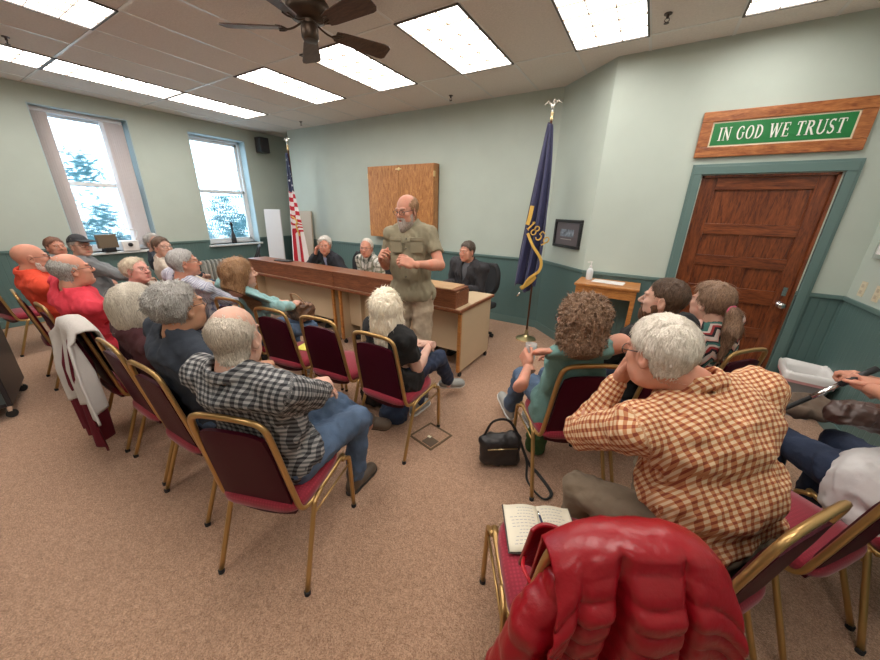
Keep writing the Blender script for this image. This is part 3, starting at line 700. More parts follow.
    if beard:
        v=Vol((-.085,-.02,-.17),(.085,.13,.0),.0042); L=beard.get('len',.01)
        v.ell((0,.022,-.03),(.060+.007,.068+.006,.088+L*.5),k=0); v.ell((0,.034,-.082-L*.5),(.047+.008,.056+.008,.042+L),k=.03); v.ell((0,.078,-.10-L),(.022+L*.4,.018+L*.4,.02+L),k=.02)
        v.cap((-.026,.084,-.062),(0,.097,-.046),.007,k=.006); v.cap((0,.097,-.046),(.026,.084,-.062),.007,k=.006)
        z0=beard.get('z0',-.045)
        v.fn(lambda f,X,Y,Z:np.maximum(f,np.where(Y>.0,Z-z0-.9*np.maximum(0,.05-Y)+ .0*X,.02)))
        v.ell((0,.1,-.066),(.020,.02,.0065),k=.003,op='s'); v.ell((0,.10,-.02),(.03,.03,.024),k=.004,op='s'); v.noise(.002,.02,seed,(1,1,.5),2)
        V,Q=v.mesh(); npmesh('beard',xf(V,HF,hcn),Q,hairmat('beard_%d_%d'%(int(beard['c'][0][0]*100),int(beard['c'][0][2]*100)),*beard['c']),o)
    if glasses:
        bm=bmesh.new(); rim=glasses.get('r',.0016)
        for s in (-1,1):
            pr=[(s*.032+.024*math.cos(a)*(1),.1015-.004*math.cos(a)*s,-.002+.018*math.sin(a)) for a in [k*PI/9 for k in range(18)]]
            tube(bm,[tuple(xf(np.array(q),HF,hcn)) for q in pr],rim,5,closed=True)
            tube(bm,[tuple(xf(np.array(q),HF,hcn)) for q in ((s*.056,.098,.004),(s*.077,.07,.006),(s*.082,.01,.008),(s*.080,-.02,-.01))],rim,5)
        tube(bm,[tuple(xf(np.array(q),HF,hcn)) for q in ((-.009,.104,.002),(0,.108,.005),(.009,.104,.002))],rim,5)
        fin('glasses',bm,glasses['m'],o,True)
    if hatm:
        v=Vol((-.11,-.13,0),(.11,.2,.16),.005); v.ell((0,-.012,.035),(.084,.106,.100),k=0); v.plane((0,0,.045),(0,.1,-1)); v.rbox((0,.125,.048),(.065,.065,.006),.006,frame((0,1,-.18)),k=.01)
        V,Q=v.mesh(); npmesh('cap',xf(V,HF,hcn),Q,hatm,o)
    o['_']=0; del o['_']
    return o,dict(P=P,T=T,S=S,ff=ff,rr=rr,hc=hcn,HF=HF,wr=wr,el=el,kn=kn,an=an)
# ------------------------------------------------------------------ windows, door
def windows():
    rev=mat('window_white',(.80,.82,.84),.4); glass=mat('window_glass',(.95,.98,1),.02,trans=1,spec=.5,alpha=.25); bl=mat('vertical_blind_vane',(.80,.73,.71),.7); blu=mat('reveal_skylight_tint',(.40,.52,.55),.5)  # reveal colour carries the blue skylight falling on the jambs
    glass.node_tree.nodes['Principled BSDF'].inputs['IOR'].default_value=1.02
    for i,(y0,y1) in enumerate(((-2.46,-1.42),(-.60,.42))):
        z0,z1=.93,2.9; bm=bmesh.new(); X=-1.17
        for (a,b,c,d) in ((y0,y0+.05,z0,z1),(y1-.05,y1,z0,z1),(y0,y1,z0,z0+.05),(y0,y1,z1-.05,z1)): abx(bm,X-.05,X+.05,a,b,c,d)
        st(fin('window_%d'%(i+1),bm,rev,bevel=.004)); w=bpy.data.objects['window_%d'%(i+1)]
        zm=1.93
        for (za,zb,dx) in ((z0+.05,zm+.03,.02),(zm-.03,z1-.05,-.025)):
            bm=bmesh.new()
            for (a,b,c,d) in ((y0+.05,y0+.095,za,zb),(y1-.095,y1-.05,za,zb),(y0+.05,y1-.05,za,za+.05),(y0+.05,y1-.05,zb-.05,zb)): abx(bm,X+dx-.018,X+dx+.018,a,b,c,d)
            if za<1.5: pass
            else: abx(bm,X+dx-.01,X+dx+.01,y0+.09,y1-.09,2.36,2.375)
            s=fin('sash',bm,rev,w); fin('pane',bx(X+dx-.003,X+dx+.003,y0+.09,y1-.09,za+.045,zb-.045),glass,s)
        fin('sill',bx(LX-.25,LX+.06,y0-.03,y1+.03,z0-.035,z0),K('sill_paint',(.62,.66,.66),.35),w,bevel=.006)
        bm=bmesh.new()
        for (a,b,c,d) in ((y0,y0+.012,z0,z1),(y1-.012,y1,z0,z1),(y0,y1,z1-.012,z1)): abx(bm,-1.12,LX-.002,a,b,c,d)
        fin('reveal',bm,blu,w)
    # vertical blinds on the near window: head rail and two stacks of vanes
    t=thing('vertical_blinds','parted pinkish vertical blinds hanging in the nearer window','window blinds',(-1.075,-1.965,2.86))
    fin('head_rail',bx(-.03,.03,-.50,.50,-.03,.03),K('rail_white',(.6,.6,.62),.4),t,bevel=.004)
    rs=random.Random(3)
    for k in range(16):
        y=(-.49+.026*k) if k<7 else (.26+.027*(k-7)); a=R(62+rs.uniform(-8,8)) 
        bm=bmesh.new(); d=Vector((math.sin(a),math.cos(a),0))*.045; n=Vector((d.y,-d.x,0)).normalized()*.003; dn=-1.86
        vs=[]
        for z in (-.03,dn):
            for q in (-1,0,1):
                for s in (-1,1): vs.append(bm.verts.new(Vector((0,y,z))+d*q+n*(s*.3+(1-abs(q))*1.6)))
        for (i0,i1,i2,i3) in ((0,2,8,6),(2,4,10,8),(1,3,9,7),(3,5,11,9),(0,1,7,6),(4,5,11,10),(0,2,3,1),(2,4,5,3),(6,8,9,7),(8,10,11,9)): bm.faces.new([vs[j] for j in (i0,i1,i2,i3)])
        fin('vane',bm,bl,t)
    # outdoors
    lf=mat('leaf_haze_tinted',(.09,.20,.22),.7,var=.4,vscale=3); bk=mat('bark',(.12,.08,.06),.9,bump=.5,bscale=20)  # bright outdoor haze is tinted into the leaf colour as blue
    for (x,y,zt,rad,lab) in ((-8.5,-2.0,2.6,1.5,'leafy street tree outside the nearer window'),(-10.5,4.6,.7,1.5,'low leafy tree outside the farther window'),(-11.5,.2,.3,1.5,'low leafy tree outside at the bottom of the nearer window')):
        t=thing('street_tree',lab,'tree',(x,y,-1.5)); bm=bmesh.new(); tube(bm,[(0,0,0),(.05,.05,1.5),(0,.1,zt+1.2)],[.14,.11,.06],8); tube(bm,[(0,.1,zt+.2),(.4,.7,zt+1.6)],[.05,.02],6); tube(bm,[(0,.1,zt+.0),(-.3,-.8,zt+1.5)],[.05,.02],6); fin('trunk',bm,bk,t)
        bm=bmesh.new(); rs=random.Random(int(x*7))
        cl=[Vector((rs.gauss(0,.5),rs.gauss(0,.75),zt+1.5+rs.gauss(0,.65)))*1.0 for _ in range(20)]
        for k in range(3200):
            c=rs.choice(cl)+Vector((rs.gauss(0,.22),rs.gauss(0,.22),rs.gauss(0,.2))); a=Vector((rs.gauss(0,1),rs.gauss(0,1),rs.gauss(0,1))).normalized(); b=a.orthogonal().normalized(); L=rs.uniform(.05,.10)
            v=[bm.verts.new(c+q) for q in (-a*L,b*L*.45,a*L,-b*L*.45)]; bm.faces.new(v)
        o=fin('foliage',bm,lf,t); 
    o=fin('ground_outside',bx(-40,-1.4,-30,30,-1.7,-1.5),mat('pavement_outside',(.45,.45,.44),.9,var=.1)); st(o)
    t=thing('parked_car','pale car parked outside beyond the farther window','car',(-9.5,1.0,-1.5)); bm=bmesh.new(); lw=[(-2.1,.35),(-2.1,.8),(-1.3,.95),(-.8,1.42),(.8,1.45),(1.4,1.0),(2.1,.85),(2.15,.35)]
    prism(bm,lw,-.85,.85,lambda a,b,c:(c,a,b)); fin('car_body',bm,K('car_paint',(.55,.62,.62),.2),t,bevel=.06)
    bm=bmesh.new(); prism(bm,[(-1.15,.95),(-.72,1.36),(.72,1.38),(1.2,1.0)],-.87,.87,lambda a,b,c:(c,a,b)); fin('car_window',bm,M['black'],t)
    for a in (-1.35,1.35):
        for b in (-.8,.8): bm=bmesh.new(); lathe(bm,[(.34,-.1),(.34,.1)],n=20); fin('wheel',bm,M['rubber'],t,loc=(b,a,.34),rot=(0,PI/2,0))
windows()
def door():
    x0,x1=6.75,7.68; y=DY+.035
    d=fin('door_1',bx(x0+.02,x1-.02,y+.012,y+.05,.01,2.01),M['door']); st(d)
    bm=bmesh.new()
    for a,b in ((x0+.02,x0+.125),(x1-.125,x1-.02)): abx(bm,a,b,y-.005,y+.02,.01,2.01)
    abx(bm,(x0+x1)/2-.05,(x0+x1)/2+.05,y-.005,y+.02,.25,1.5)
    fin('stile',bm,M['door'],d,bevel=.004)
    bm=bmesh.new()
    for a,b in ((.01,.22),(.52,.62),(.86,1.0),(1.20,1.30),(1.50,1.60),(1.90,2.01)): abx(bm,x0+.125,x1-.125,y-.007,y+.02,a,b)
    fin('rail',bm,M['doorh'],d,bevel=.004)
    f=bmesh.new()
    for a,b,c,e in ((x0,x0+.02,0,2.03),(x1-.02,x1,0,2.03),(x0,x1,2.01,2.03)): abx(f,a,b,DY-.0,DY+.12,c,e)
    st(fin('trim_30',f,M['door'])); st(fin('trim_32',bx(x0-.05,x1+.05,DY+.13,DY+.16,0,2.1),M['door']))  # last box: unseen backing added behind the door to block leaking daylight
    f=bmesh.new()
    for o_,t_ in ((0,.022),(.02,.03)):
        for a,b,c,e in ((x0-.095+o_,x0-.01,0,2.035),(x1+.01,x1+.095-o_,0,2.035),(x0-.095+o_,x1+.095-o_,2.035,2.125-o_)): abx(f,a,b,DY-t_,DY,c,e)
    st(fin('trim_31',f,M['teal'],bevel=.004))
    bm=bmesh.new(); lathe(bm,[(.032,0),(.032,.006),(.014,.012),(.012,.035),(.018,.042),(.029,.052),(.029,.066),(.018,.074),(0,.076)],n=20)
    fin('door_knob',bm,M['chrome'],d,True,loc=(7.615,y-.006,.885),rot=(PI/2,0,0))
    fin('lock_plate',bx(7.600,7.632,y-.008,y-.004,.97,1.05),M['chrome'],d)
door()
# serif letters as strokes in a 1-high box
SER={'I':(.34,[((.17,0),(.17,1),.15)],[(.17,0,.16),(.17,1,.16)]),
 'N':(.86,[((.16,0),(.16,1),.07),((.13,1),(.70,0),.17),((.70,0),(.70,1),.07)],[(.16,0,.13),(.13,1,.13),(.70,1,.13)]),
 'G':(.80,'G',[(.66,.47,.12)]),'O':(.82,'O',[]),'D':(.80,'D',[(.14,0,.12),(.14,1,.12)]),
 'W':(1.12,[((.12,1),(.36,0),.16),((.36,0),(.56,.95),.07),((.56,1),(.80,0),.16),((.80,0),(1.0,1),.07)],[(.12,1,.14),(1.0,1,.12),(.56,1,.1)]),
 'E':(.68,[((.17,0),(.17,1),.15),((.17,.97),(.60,.97),.06),((.17,.03),(.62,.03),.06),((.17,.52),(.48,.52),.055),((.59,.97),(.59,.78),.05),((.61,.03),(.61,.24),.05),((.48,.62),(.48,.42),.045)],[(.12,0,.1),(.12,1,.1)]),
 'T':(.76,[((.38,0),(.38,1),.15),((.06,.97),(.70,.97),.06),((.06,.97),(.06,.76),.05),((.70,.97),(.70,.76),.05)],[(.38,0,.17)]),
 'R':(.82,'R',[(.15,0,.14),(.12,1,.1),(.74,0,.08)]),
 'U':(.84,'U',[(.14,1,.14),(.70,1,.12)]),'S':(.62,'S',[]),'1':(.42,[((.22,0),(.22,1),.16),((.22,.98),(.06,.80),.08)],[(.22,0,.16)]),
 '8':(.62,'8',[]),'5':(.60,'5',[]),'9':(.62,'9',[])}
def arc(cx,cy,rx,ry,a0,a1,w0,w1=None,n=14):
    """thick at the sides, thin at top and bottom"""
    out=[]; w1=w0 if w1 is None else w1
    for i in range(n):
        a,b=[R(a0+(a1-a0)*(i+q)/n) for q in (0,1)]
        ww=w1+(w0-w1)*abs(math.cos((a+b)/2)); out.append(((cx+rx*math.cos(a),cy+ry*math.sin(a)),(cx+rx*math.cos(b),cy+ry*math.sin(b)),ww))
    return out
def strokes(ch):
    w,s,ser=SER[ch]
    if s=='O': s=arc(.41,.5,.30,.47,0,360,.15,.06,28)
    elif s=='G': s=arc(.42,.5,.31,.47,48,330,.15,.06,24)+[((.66,.46),(.66,.12),.13),((.64,.88),(.64,.72),.05)]
    elif s=='D': s=[((.17,0),(.17,1),.15)]+arc(.24,.5,.42,.47,-90,90,.15,.06,18)
    elif s=='R': s=[((.17,0),(.17,1),.15)]+arc(.30,.75,.28,.22,-90,90,.14,.06,12)+[((.17,.97),(.3,.97),.06),((.17,.53),(.3,.53),.06),((.36,.52),(.70,.02),.15)]
    elif s=='U': s=[((.15,1),(.15,.32),.15),((.70,1),(.70,.32),.07)]+arc(.425,.32,.275,.29,180,360,.14,.08,14)
    elif s=='S': s=arc(.31,.74,.20,.22,30,250,.10,.08,12)+[((.22,.54),(.42,.44),.15)]+arc(.31,.25,.21,.22,-150,60,.12,.08,12)+[((.49,.85),(.49,.99),.05),((.1,.02),(.1,.22),.05)]
    elif s=='8': s=arc(.31,.74,.2,.23,0,360,.13,.08,20)+arc(.31,.27,.23,.25,0,360,.13,.08,20)
    elif s=='5': s=[((.14,.97),(.52,.97),.1),((.15,.97),(.15,.55),.09)]+arc(.29,.32,.23,.29,120,-140,.14,.08,16)
    elif s=='9': s=arc(.31,.68,.22,.28,0,360,.13,.08,20)+[((.53,.66),(.34,.02),.12)]
    return w,s,ser
def text_mesh(txt,h,place,depth=.003,gap=.10,space=.45,tot=None):
    """place(u,v,d) maps text metres to 3D"""
    bm=bmesh.new(); W=sum(space if c==' ' else strokes(c)[0]+gap for c in txt)-gap; k=(tot/(W*h)) if tot else 1; x=-W/2
    def quad(a,b,w):
        a=Vector(a);b=Vector(b);d=(b-a).normalized()*(w*.12 if w<.12 else 0); n=Vector((-(b-a).y,(b-a).x)).normalized()*w/2
        P=[a+n-d*0,a-n,b-n,b+n]; f=[bm.verts.new(place((x+p.x)*h*k,(p.y-.5)*h,depth)) for p in P]; g=[bm.verts.new(place((x+p.x)*h*k,(p.y-.5)*h,0)) for p in P]
        try:
            bm.faces.new(f); 
            for i in range(4): bm.faces.new((f[i],f[(i+1)%4],g[(i+1)%4],g[i]))
        except Exception: pass
    for c in txt:
        if c==' ': x+=space; continue
        w,s,ser=strokes(c)
        for a,b,t in s: quad(a,b,t)
        for sx,sy,hw in ser: quad((sx-hw,sy+(.025 if sy<.5 else -.025)),(sx+hw,sy+(.025 if sy<.5 else -.025)),.05)
        x+=w+gap
    return bm
def sign():
    cx,cz,w,h=7.185,2.367,1.09,.372
    t=thing('motto_sign','wooden framed green sign reading IN GOD WE TRUST above the door','sign',(cx,DY,cz))
    bm=bmesh.new(); f=.085; a,b=w/2,h/2
    for q in ((-a,a,b-f,b),(-a,a,-b,-b+f)): abx(bm,q[0],q[1],-.035,0,q[2],q[3])
    fin('frame',bm,M['signw'],t,bevel=.006); bm=bmesh.new()
    bm.free()
    for q in ((-a,-a+f),(a-f,a)): fin('frame_side',bx(q[0],q[1],-.0352,0,-b+f,b-f),M['signw'],t,bevel=.004)
    fin('border',bx(-a+f,a-f,-.022,-.001,-b+f,b-f),K('cream',(.78,.70,.52),.5),t)
    fin('panel',bx(-a+f+.012,a-f-.012,-.025,-.001,-b+f+.012,b-f-.012),K('sign_green',(.012,.18,.045),.4),t)
    fin('lettering',text_mesh('IN GOD WE TRUST',.105,lambda u,v,d:(u,-.025-d,v),.004,tot=.80),K('letter_white',(.85,.85,.80),.5),t)
sign()
def fan():
    t=thing('ceiling_fan','dark bronze five blade ceiling fan near the ceiling lights','ceiling fan',(4.06,-1.92,H))
    br=mat('fan_bronze',(.07,.045,.03),.4,metal=.6); bl=wood('fan_blade_wood',(.045,.022,.014),(.11,.055,.035),(1.2,8,8),.45,3)
    bm=bmesh.new(); lathe(bm,[(.07,0),(.085,-.03),(.05,-.06),(.05,-.08),(.12,-.09),(.145,-.12),(.145,-.17),(.12,-.20),(.06,-.215),(.06,-.235)],n=28); fin('motor_housing',bm,br,t,2)
    bm=bmesh.new(); lathe(bm,[(.055,-.235),(.06,-.25),(.06,-.31),(.05,-.325),(0,-.33)],n=24); fin('switch_housing',bm,br,t,2)
    for k in range(5):
        a=R(68+72*k); rot=Matrix.Rotation(a,3,'Z')
        bm=bmesh.new(); tube(bm,[tuple(rot@Vector(q)) for q in spline([(.06,0,-.225),(.11,.0,-.25),(.16,0,-.262),(.22,0,-.257)],4)],.010,8,flat=.5)
        for s in (-1,1): tube(bm,[tuple(rot@Vector(q)) for q in spline([(.16,0,-.262),(.19,s*.03,-.258),(.23,s*.035,-.256)],3)],.006,6)
        ir=fin('blade_iron',bm,br,t,True)
        out=[(.19,-.045),(.24,-.055),(.57,-.080),(.60,-.075),(.62,-.055),(.62,.055),(.60,.075),(.57,.080),(.24,.055),(.19,.045)]
        tw=Matrix.Rotation(R(-14),3,'X'); bm=bmesh.new(); prism(bm,out,-.004,.004,lambda x,y,z:rot@(tw@Vector((x,y,z))+Vector((0,0,-.252)))); fin('blade',bm,bl,t)
fan()
def sprinklers():
    r=None
    for (x,y,l) in ((3.79,.58,'small dark ceiling sprinkler left of the navy flag above the desk end'),(.685,.57,'small dark ceiling sprinkler over the striped flag'),(6.216,-.305,'small dark ceiling sprinkler between the two lights near the sign'),(.87,-2.80,'small dark ceiling sprinkler at the far left edge by the lights')):
        if r: dup(r,(x,y,H),0,l); continue
        r=thing('ceiling_sprinkler',l,'sprinkler',(x,y,H),0,'ceiling sprinklers'); m=K('sprinkler_brown',(.07,.05,.045),.5)
        bm=bmesh.new(); lathe(bm,[(.028,0),(.028,-.006),(.010,-.008),(.010,-.03)],n=14); tube(bm,[(-.012,0,-.03),(-.016,0,-.045),(0,0,-.058)],.003,6); tube(bm,[(.012,0,-.03),(.016,0,-.045),(0,0,-.058)],.003,6); fin('body',bm,m,r)
        bm=bmesh.new(); lathe(bm,[(.018,-.058),(.018,-.062)],n=14); fin('deflector',bm,m,r)
sprinklers()
def furniture():
    # wall cabinet
    t=thing('wall_cabinet','oak two door cabinet mounted on the wall behind the desk','cabinet',(2.73,BY,1.2)); m=M['cab']
    w,h,dp=.68,1.15,.14
    bm=bmesh.new(); abx(bm,-w,w,-dp,0,0,.02); abx(bm,-w,w,-dp,0,h-.02,h); abx(bm,-w,-w+.02,-dp,0,.02,h-.02); abx(bm,w-.02,w,-dp,0,.02,h-.02); abx(bm,-w,w,-.02,0,.02,h-.02); fin('body',bm,m,t)
    for s in (-1,1):
        d=fin('door',bx(min(s*.004,s*(w-.002)),max(s*.004,s*(w-.002)),-dp-.022,-dp-.001,.004,h-.004),m,t,bevel=.003)
        for z in (.15,h-.15): fin('hinge',bx(s*w-.006,s*w+.006,-dp-.024,-dp+.02,z-.04,z+.04),M['brass'],d)
    bm=bmesh.new(); abx(bm,-.06,.06,-dp-.034,-dp-.022,h-.07,h-.055); abx(bm,.0,.025,-dp-.04,-dp-.022,h-.085,h-.04); fin('latch',bm,M['brass'],t)
    # desks
    def desk(x0,x1,label,endR,endL):
        c=(x0+x1)/2; t=thing('council_desk',label,'desk',(c,-.81,0),0,None); a=(x1-x0)/2
        fin('desk_top',bx(-a,a,-.43,.42,.725,.755),M['oakd'],t,bevel=.004)
        fin('laminate_top',bx(-a+.02,a-.02,-.40,.40,.755,.758),M['lam'],t)
        for s,pres in ((-1,endL),(1,endR)):
            e=a-.03 if pres else a-.06
            fin('end_panel',bx(s*e-.013,s*e+.013,-.355,.36,.07,.725),M['lam'],t); fin('edge_strip',bx(s*e-.016,s*e+.016,-.385,-.355,.07,.725),M['stand'],t)
            for yy in (-.33,.33):
                bm=bmesh.new(); tube(bm,[(s*e,yy,.07),(s*e,yy,.05)],.01,8); lathe(bm,[(.026,-.011),(.026,.011)],n=14); 
                o=fin('caster',bm,M['rubber'],t)
                for v in o.data.vertices:
                    if abs(v.co.z)<.02: x_,y_,z_=v.co; v.co=(s*e+z_,yy+x_,.027+y_)
        fin('modesty_panel',bx(-a+.07,a-.07,-.24,-.22,.24,.725),M['lam'],t)
        if not endL: fin('divider',bx(-a+.30,-a+.33,-.30,.33,.07,.725),M['lam'],t)
        h0=-a+.0; h1=a-(.07 if endR else 0)
        fin('riser_front',bx(h0,h1,-.40,-.378,.758,.925),M['oakd'],t,bevel=.003)
        if endR: fin('riser_side',bx(h1-.02,h1,-.378,-.12,.758,.915),M['oakd'],t,bevel=.003)
        fin('riser_shelf',bx(h0,h1-(.0 if endR else 0),-.41,-.14,.925,.945),M['oakd'],t,bevel=.003)
        if endR: fin('light_plank',bx(4.22-c,4.90-c,-.405,-.13,.945,.952),M['oaktop'],t,bevel=.002)
    desk(3.245,5.02,'wheeled oak and beige council desk behind the standing man, nearer the navy flag',True,False)
    desk(1.45,3.24,'wheeled oak and beige council desk nearer the windows and striped flag',False,True)
    # laptop-ish tablet and papers on desks
    o=fin('black_tray',bx(-.14,.14,-.05,.05,0,.015),M['black'],bevel=.004,loc=(2.10,-1.08,.946),rot=(0,0,.1)); tag(o,'small flat black device lying on the desk riser before the striped flag','device')
    # radiator
    t=thing('radiator','cast iron column radiator below the farther window','radiator',(-.78,-.56,0)); m=K('radiator_paint',(.36,.36,.33),.45)
    for k in range(9):
        y=-.30+k*.075; bm=bmesh.new(); tube(bm,spline([(-.07,y,.10),(-.075,y,.35),(-.07,y,.60),(0,y,.655),(.07,y,.60),(.075,y,.35),(.07,y,.10)],3),.021,8); tube(bm,[(0,y,.09),(0,y,.63)],.018,8); tube(bm,[(-.075,y,.1),(.075,y,.1)],.022,8); fin('column',bm,m,t,True)
    bm=bmesh.new()
    for y in (-.30,.30):
        for x in (-.07,.07): tube(bm,[(x,y,0),(x,y,.1)],.016,8)
    tube(bm,[(0,-.34,.12),(0,.34,.12)],.015,8); tube(bm,[(0,-.34,.6),(0,.34,.6)],.013,8); fin('pipe',bm,m,t)
    # leaning tables
    for (x,y,w,hh,rz,lab,col) in ((-.40,.42,.36,1.62,25,'white folding table leaning upright by the window corner','w'),(.02,.80,.60,1.60,0,'beige folding table leaning on the wall behind the striped flag','b')):
        t=thing('folding_table',lab,'table',(x,y,0),R(rz)); rt=Matrix.Rotation(R(-4),3,'X')
        m=K('table_white',(.72,.73,.76),.5) if col=='w' else K('table_beige',(.50,.42,.33),.5)
        fin('table_top',bx(-w/2,w/2,-.02,.02,0,hh),m,t,bevel=.012,rot=(R(-3),0,0)); bm=bmesh.new(); tube(bm,[(-w*.3,.035,.3),(-w*.3,.035,1.3),(w*.3,.035,1.3),(w*.3,.035,.3)],.012,8); fin('folded_legs',bm,M['black'],t,rot=(R(-3),0,0))
    # speaker
    t=thing('wall_speaker','small black loudspeaker mounted high beside the farther window','speaker',(LX,.70,2.86)); fin('speaker_box',bx(.06,.24,-.10,.10,-.14,.14),M['black'],t,bevel=.01); fin('bracket',bx(0,.07,-.03,.03,-.10,-.03),M['black'],t); fin('grille',bx(.24,.247,-.085,.085,-.12,.12),K('grille',(.03,.03,.035),.7),t)
    # black task chair near window
    t=thing('mesh_task_chair','black low back armchair beside the radiator under the window','chair',(-.15,-.35,0),R(150)); bm=bmesh.new()
    tube(bm,spline([(-.26,.2,.46),(-.27,.16,.62),(-.26,-.1,.66),(-.25,-.22,.9),(-.2,-.24,.95),(0,-.25,.96),(.2,-.24,.95),(.25,-.22,.9),(.26,-.1,.66),(.27,.16,.62),(.26,.2,.46)],4),.016,8)
    for s in (-1,1): tube(bm,[(s*.25,-.22,.9),(s*.22,-.2,.46),(s*.24,-.25,0)],.013,8); tube(bm,[(s*.26,.2,.46),(s*.25,.22,0)],.013,8)
    fin('frame',bm,M['black'],t,True); fin('seat',bx(-.24,.24,-.2,.23,.42,.48),K('black_fabric',(.02,.02,.023),.8),t,bevel=.02); fin('backrest',bx(-.2,.2,-.235,-.215,.52,.93),K('black_mesh',(.025,.028,.03),.7),t,bevel=.008)
    # projector + boxes on sill
    t=thing('document_camera','white overhead projector device standing on the nearer window sill','projector',(-.925,-1.84,.93)); fin('projector_body',bx(-.08,.08,-.10,.12,0,.16),M['white'],t,bevel=.01); bm=bmesh.new(); lathe(bm,[(.03,0),(.03,.03),(.02,.035)],n=14); fin('lens',bm,M['black'],t,loc=(.08,.0,.1),rot=(0,PI/2,0)); bm=bmesh.new(); tube(bm,spline([(0,.1,.15),(0,.16,.3),(0,.05,.34),(.02,0,.33)],4),.009,8); fin('arm',bm,M['white'],t)
    t=thing('desk_monitor','small brown backed monitor standing on the nearer window sill','monitor',(-.90,-2.10,.93),R(12)); fin('screen_case',bx(-.02,.03,-.13,.13,.06,.27),K('brown_case',(.16,.12,.08),.5),t,bevel=.006); fin('stand',bx(-.05,.06,-.07,.07,0,.07),M['black'],t,bevel=.006)
    t=thing('black_bottle','tall black bottle standing on the farther window sill','bottle',(-.99,-.10,.93)); bm=bmesh.new(); lathe(bm,[(.045,0),(.05,.02),(.045,.16),(.02,.22),(.018,.34),(.028,.36),(.025,.42),(0,.43)],n=16); fin('body',bm,M['black'],t,2)
    # framed picture on the corner wall
    d=Vector((.63,-.60,0)).normalized(); c=Vector((5.2,.93,0))+d*.48; 
    t=thing('framed_picture','black framed dark picture hanging beside the navy flag','picture',(c.x,c.y,1.42),math.atan2(d.y,d.x))
    bm=bmesh.new(); a,b=.27,.17
    for q in ((-a,a,b-.035,b),(-a,a,-b,-b+.035),(-a,-a+.035,-b+.035,b-.035),(a-.035,a,-b+.035,b-.035)): abx(bm,q[0],q[1],-.03,0,q[2],q[3])
    fin('frame',bm,M['black'],t,bevel=.004); fin('mat_board',bx(-a+.03,a-.03,-.014,0,-b+.03,b-.03),K('picture_mat',(.13,.11,.12),.35),t)
    fin('photo',bx(-.14,.13,-.017,-.001,-.035,.055),K('picture_photo',(.20,.24,.29),.4,var=.7,vscale=25),t); fin('caption_line',bx(-.12,.10,-.017,-.001,-.07,-.062),K('picture_caption',(.45,.42,.40),.5),t)
    # oak stand
    t=thing('oak_stand','honey oak slant top stand against the wall beside the door','stand',(6.14,.10,0)); fin('stand_top',bx(-.31,.31,-.24,.20,.93,.955),M['stand'],t,bevel=.004)
    fin('apron',bx(-.29,.29,-.225,-.205,.83,.93),M['stand'],t,bevel=.003)
    bm=bmesh.new(); [abx(bm,s-.01,s+.01,-.205,.18,.83,.93) for s in (-.28,.28)]; fin('side_apron',bm,M['stand'],t)
    for sx in (-.27,.27):
        for sy in (-.20,.17): fin('leg',bx(sx-.022,sx+.022,sy-.022,sy+.022,0,.93),M['stand'],t,bevel=.003)
    bm=bmesh.new(); abx(bm,-.25,.25,-.21,-.19,.25,.31); abx(bm,-.25,.25,.16,.18,.25,.31); fin('stretcher',bm,M['stand'],t)
    o=fin('paper_sheet',bx(-.16,.16,-.10,.10,0,.002),M['white'],loc=(6.14,.12,.956),rot=(0,0,-.1)); tag(o,'white paper lying on the oak stand beside the pump bottle','paper')
    t=thing('pump_bottle','clear white pump bottle of hand sanitizer on the oak stand','bottle',(5.93,.17,.956)); bm=bmesh.new(); lathe(bm,[(.034,0),(.036,.01),(.036,.10),(.022,.125),(.013,.13),(.013,.14)],n=18); fin('bottle_body',bm,K('clear_gel',(.8,.83,.85),.15,alpha=.75),t,2); bm=bmesh.new(); lathe(bm,[(.015,.14),(.015,.155),(.005,.157),(.005,.19),(.012,.192),(.012,.2),(0,.2)],n=12); tube(bm,[(0,0,.195),(-.04,0,.19)],.005,6); fin('pump',bm,M['white'],t)
    # outlets and board on right wall
    for y,z,l in ((.13,1.13,'ivory wall outlet nearest the corner by the door'),(-.09,1.13,'ivory wall outlet at the right edge of the view')):
        t=thing('wall_outlet',l,'outlet',(RX,y,z)); fin('plate',bx(-.008,0,-.038,.038,-.06,.06),K('ivory',(.66,.58,.42),.4),t,bevel=.002)
        for s in (-1,1): fin('socket',bx(-.011,-.007,-.016,.016,s*.025-.014,s*.025+.014),K('ivory_dark',(.50,.42,.30),.4),t,bevel=.003)
    t=thing('whiteboard','whiteboard with pale frame on the right wall','whiteboard',(RX,-.85,1.85)); fin('board',bx(-.018,0,-.98,.98,-.45,.45),M['white'],t); bm=bmesh.new(); abx(bm,-.024,0,-1.0,1.0,-.47,-.44); abx(bm,-.024,0,-1.0,1.0,.44,.47); abx(bm,-.024,0,.98,1.0,-.44,.44); abx(bm,-.024,0,-1.0,-.98,-.44,.44); fin('frame',bm,M['chrome'],t)
    # bin
    t=thing('waste_bin','grey waste bin with white and pink liner beside the door','bin',(7.84,-.02,0),R(-8)); bm=bmesh.new()
    def rr(w,d,z,n=6):
        o=[]
        for cx,cy,a0 in ((w-.04,d-.04,0),(-w+.04,d-.04,90),(-w+.04,-d+.04,180),(w-.04,-d+.04,270)):
            for k in range(n): a=R(a0+90*k/(n-1)); o.append((cx+.04*math.cos(a),cy+.04*math.sin(a),z))
        return o
    def loft(bm,rings,cap0=True,cap1=False):
        rs=[[bm.verts.new(q) for q in r] for r in rings]
        for a,b in zip(rs,rs[1:]):
            for k in range(len(a)): bm.faces.new((a[k],a[(k+1)%len(a)],b[(k+1)%len(a)],b[k]))
        if cap0: bm.faces.new(rs[0][::-1])
        if cap1: bm.faces.new(rs[-1])
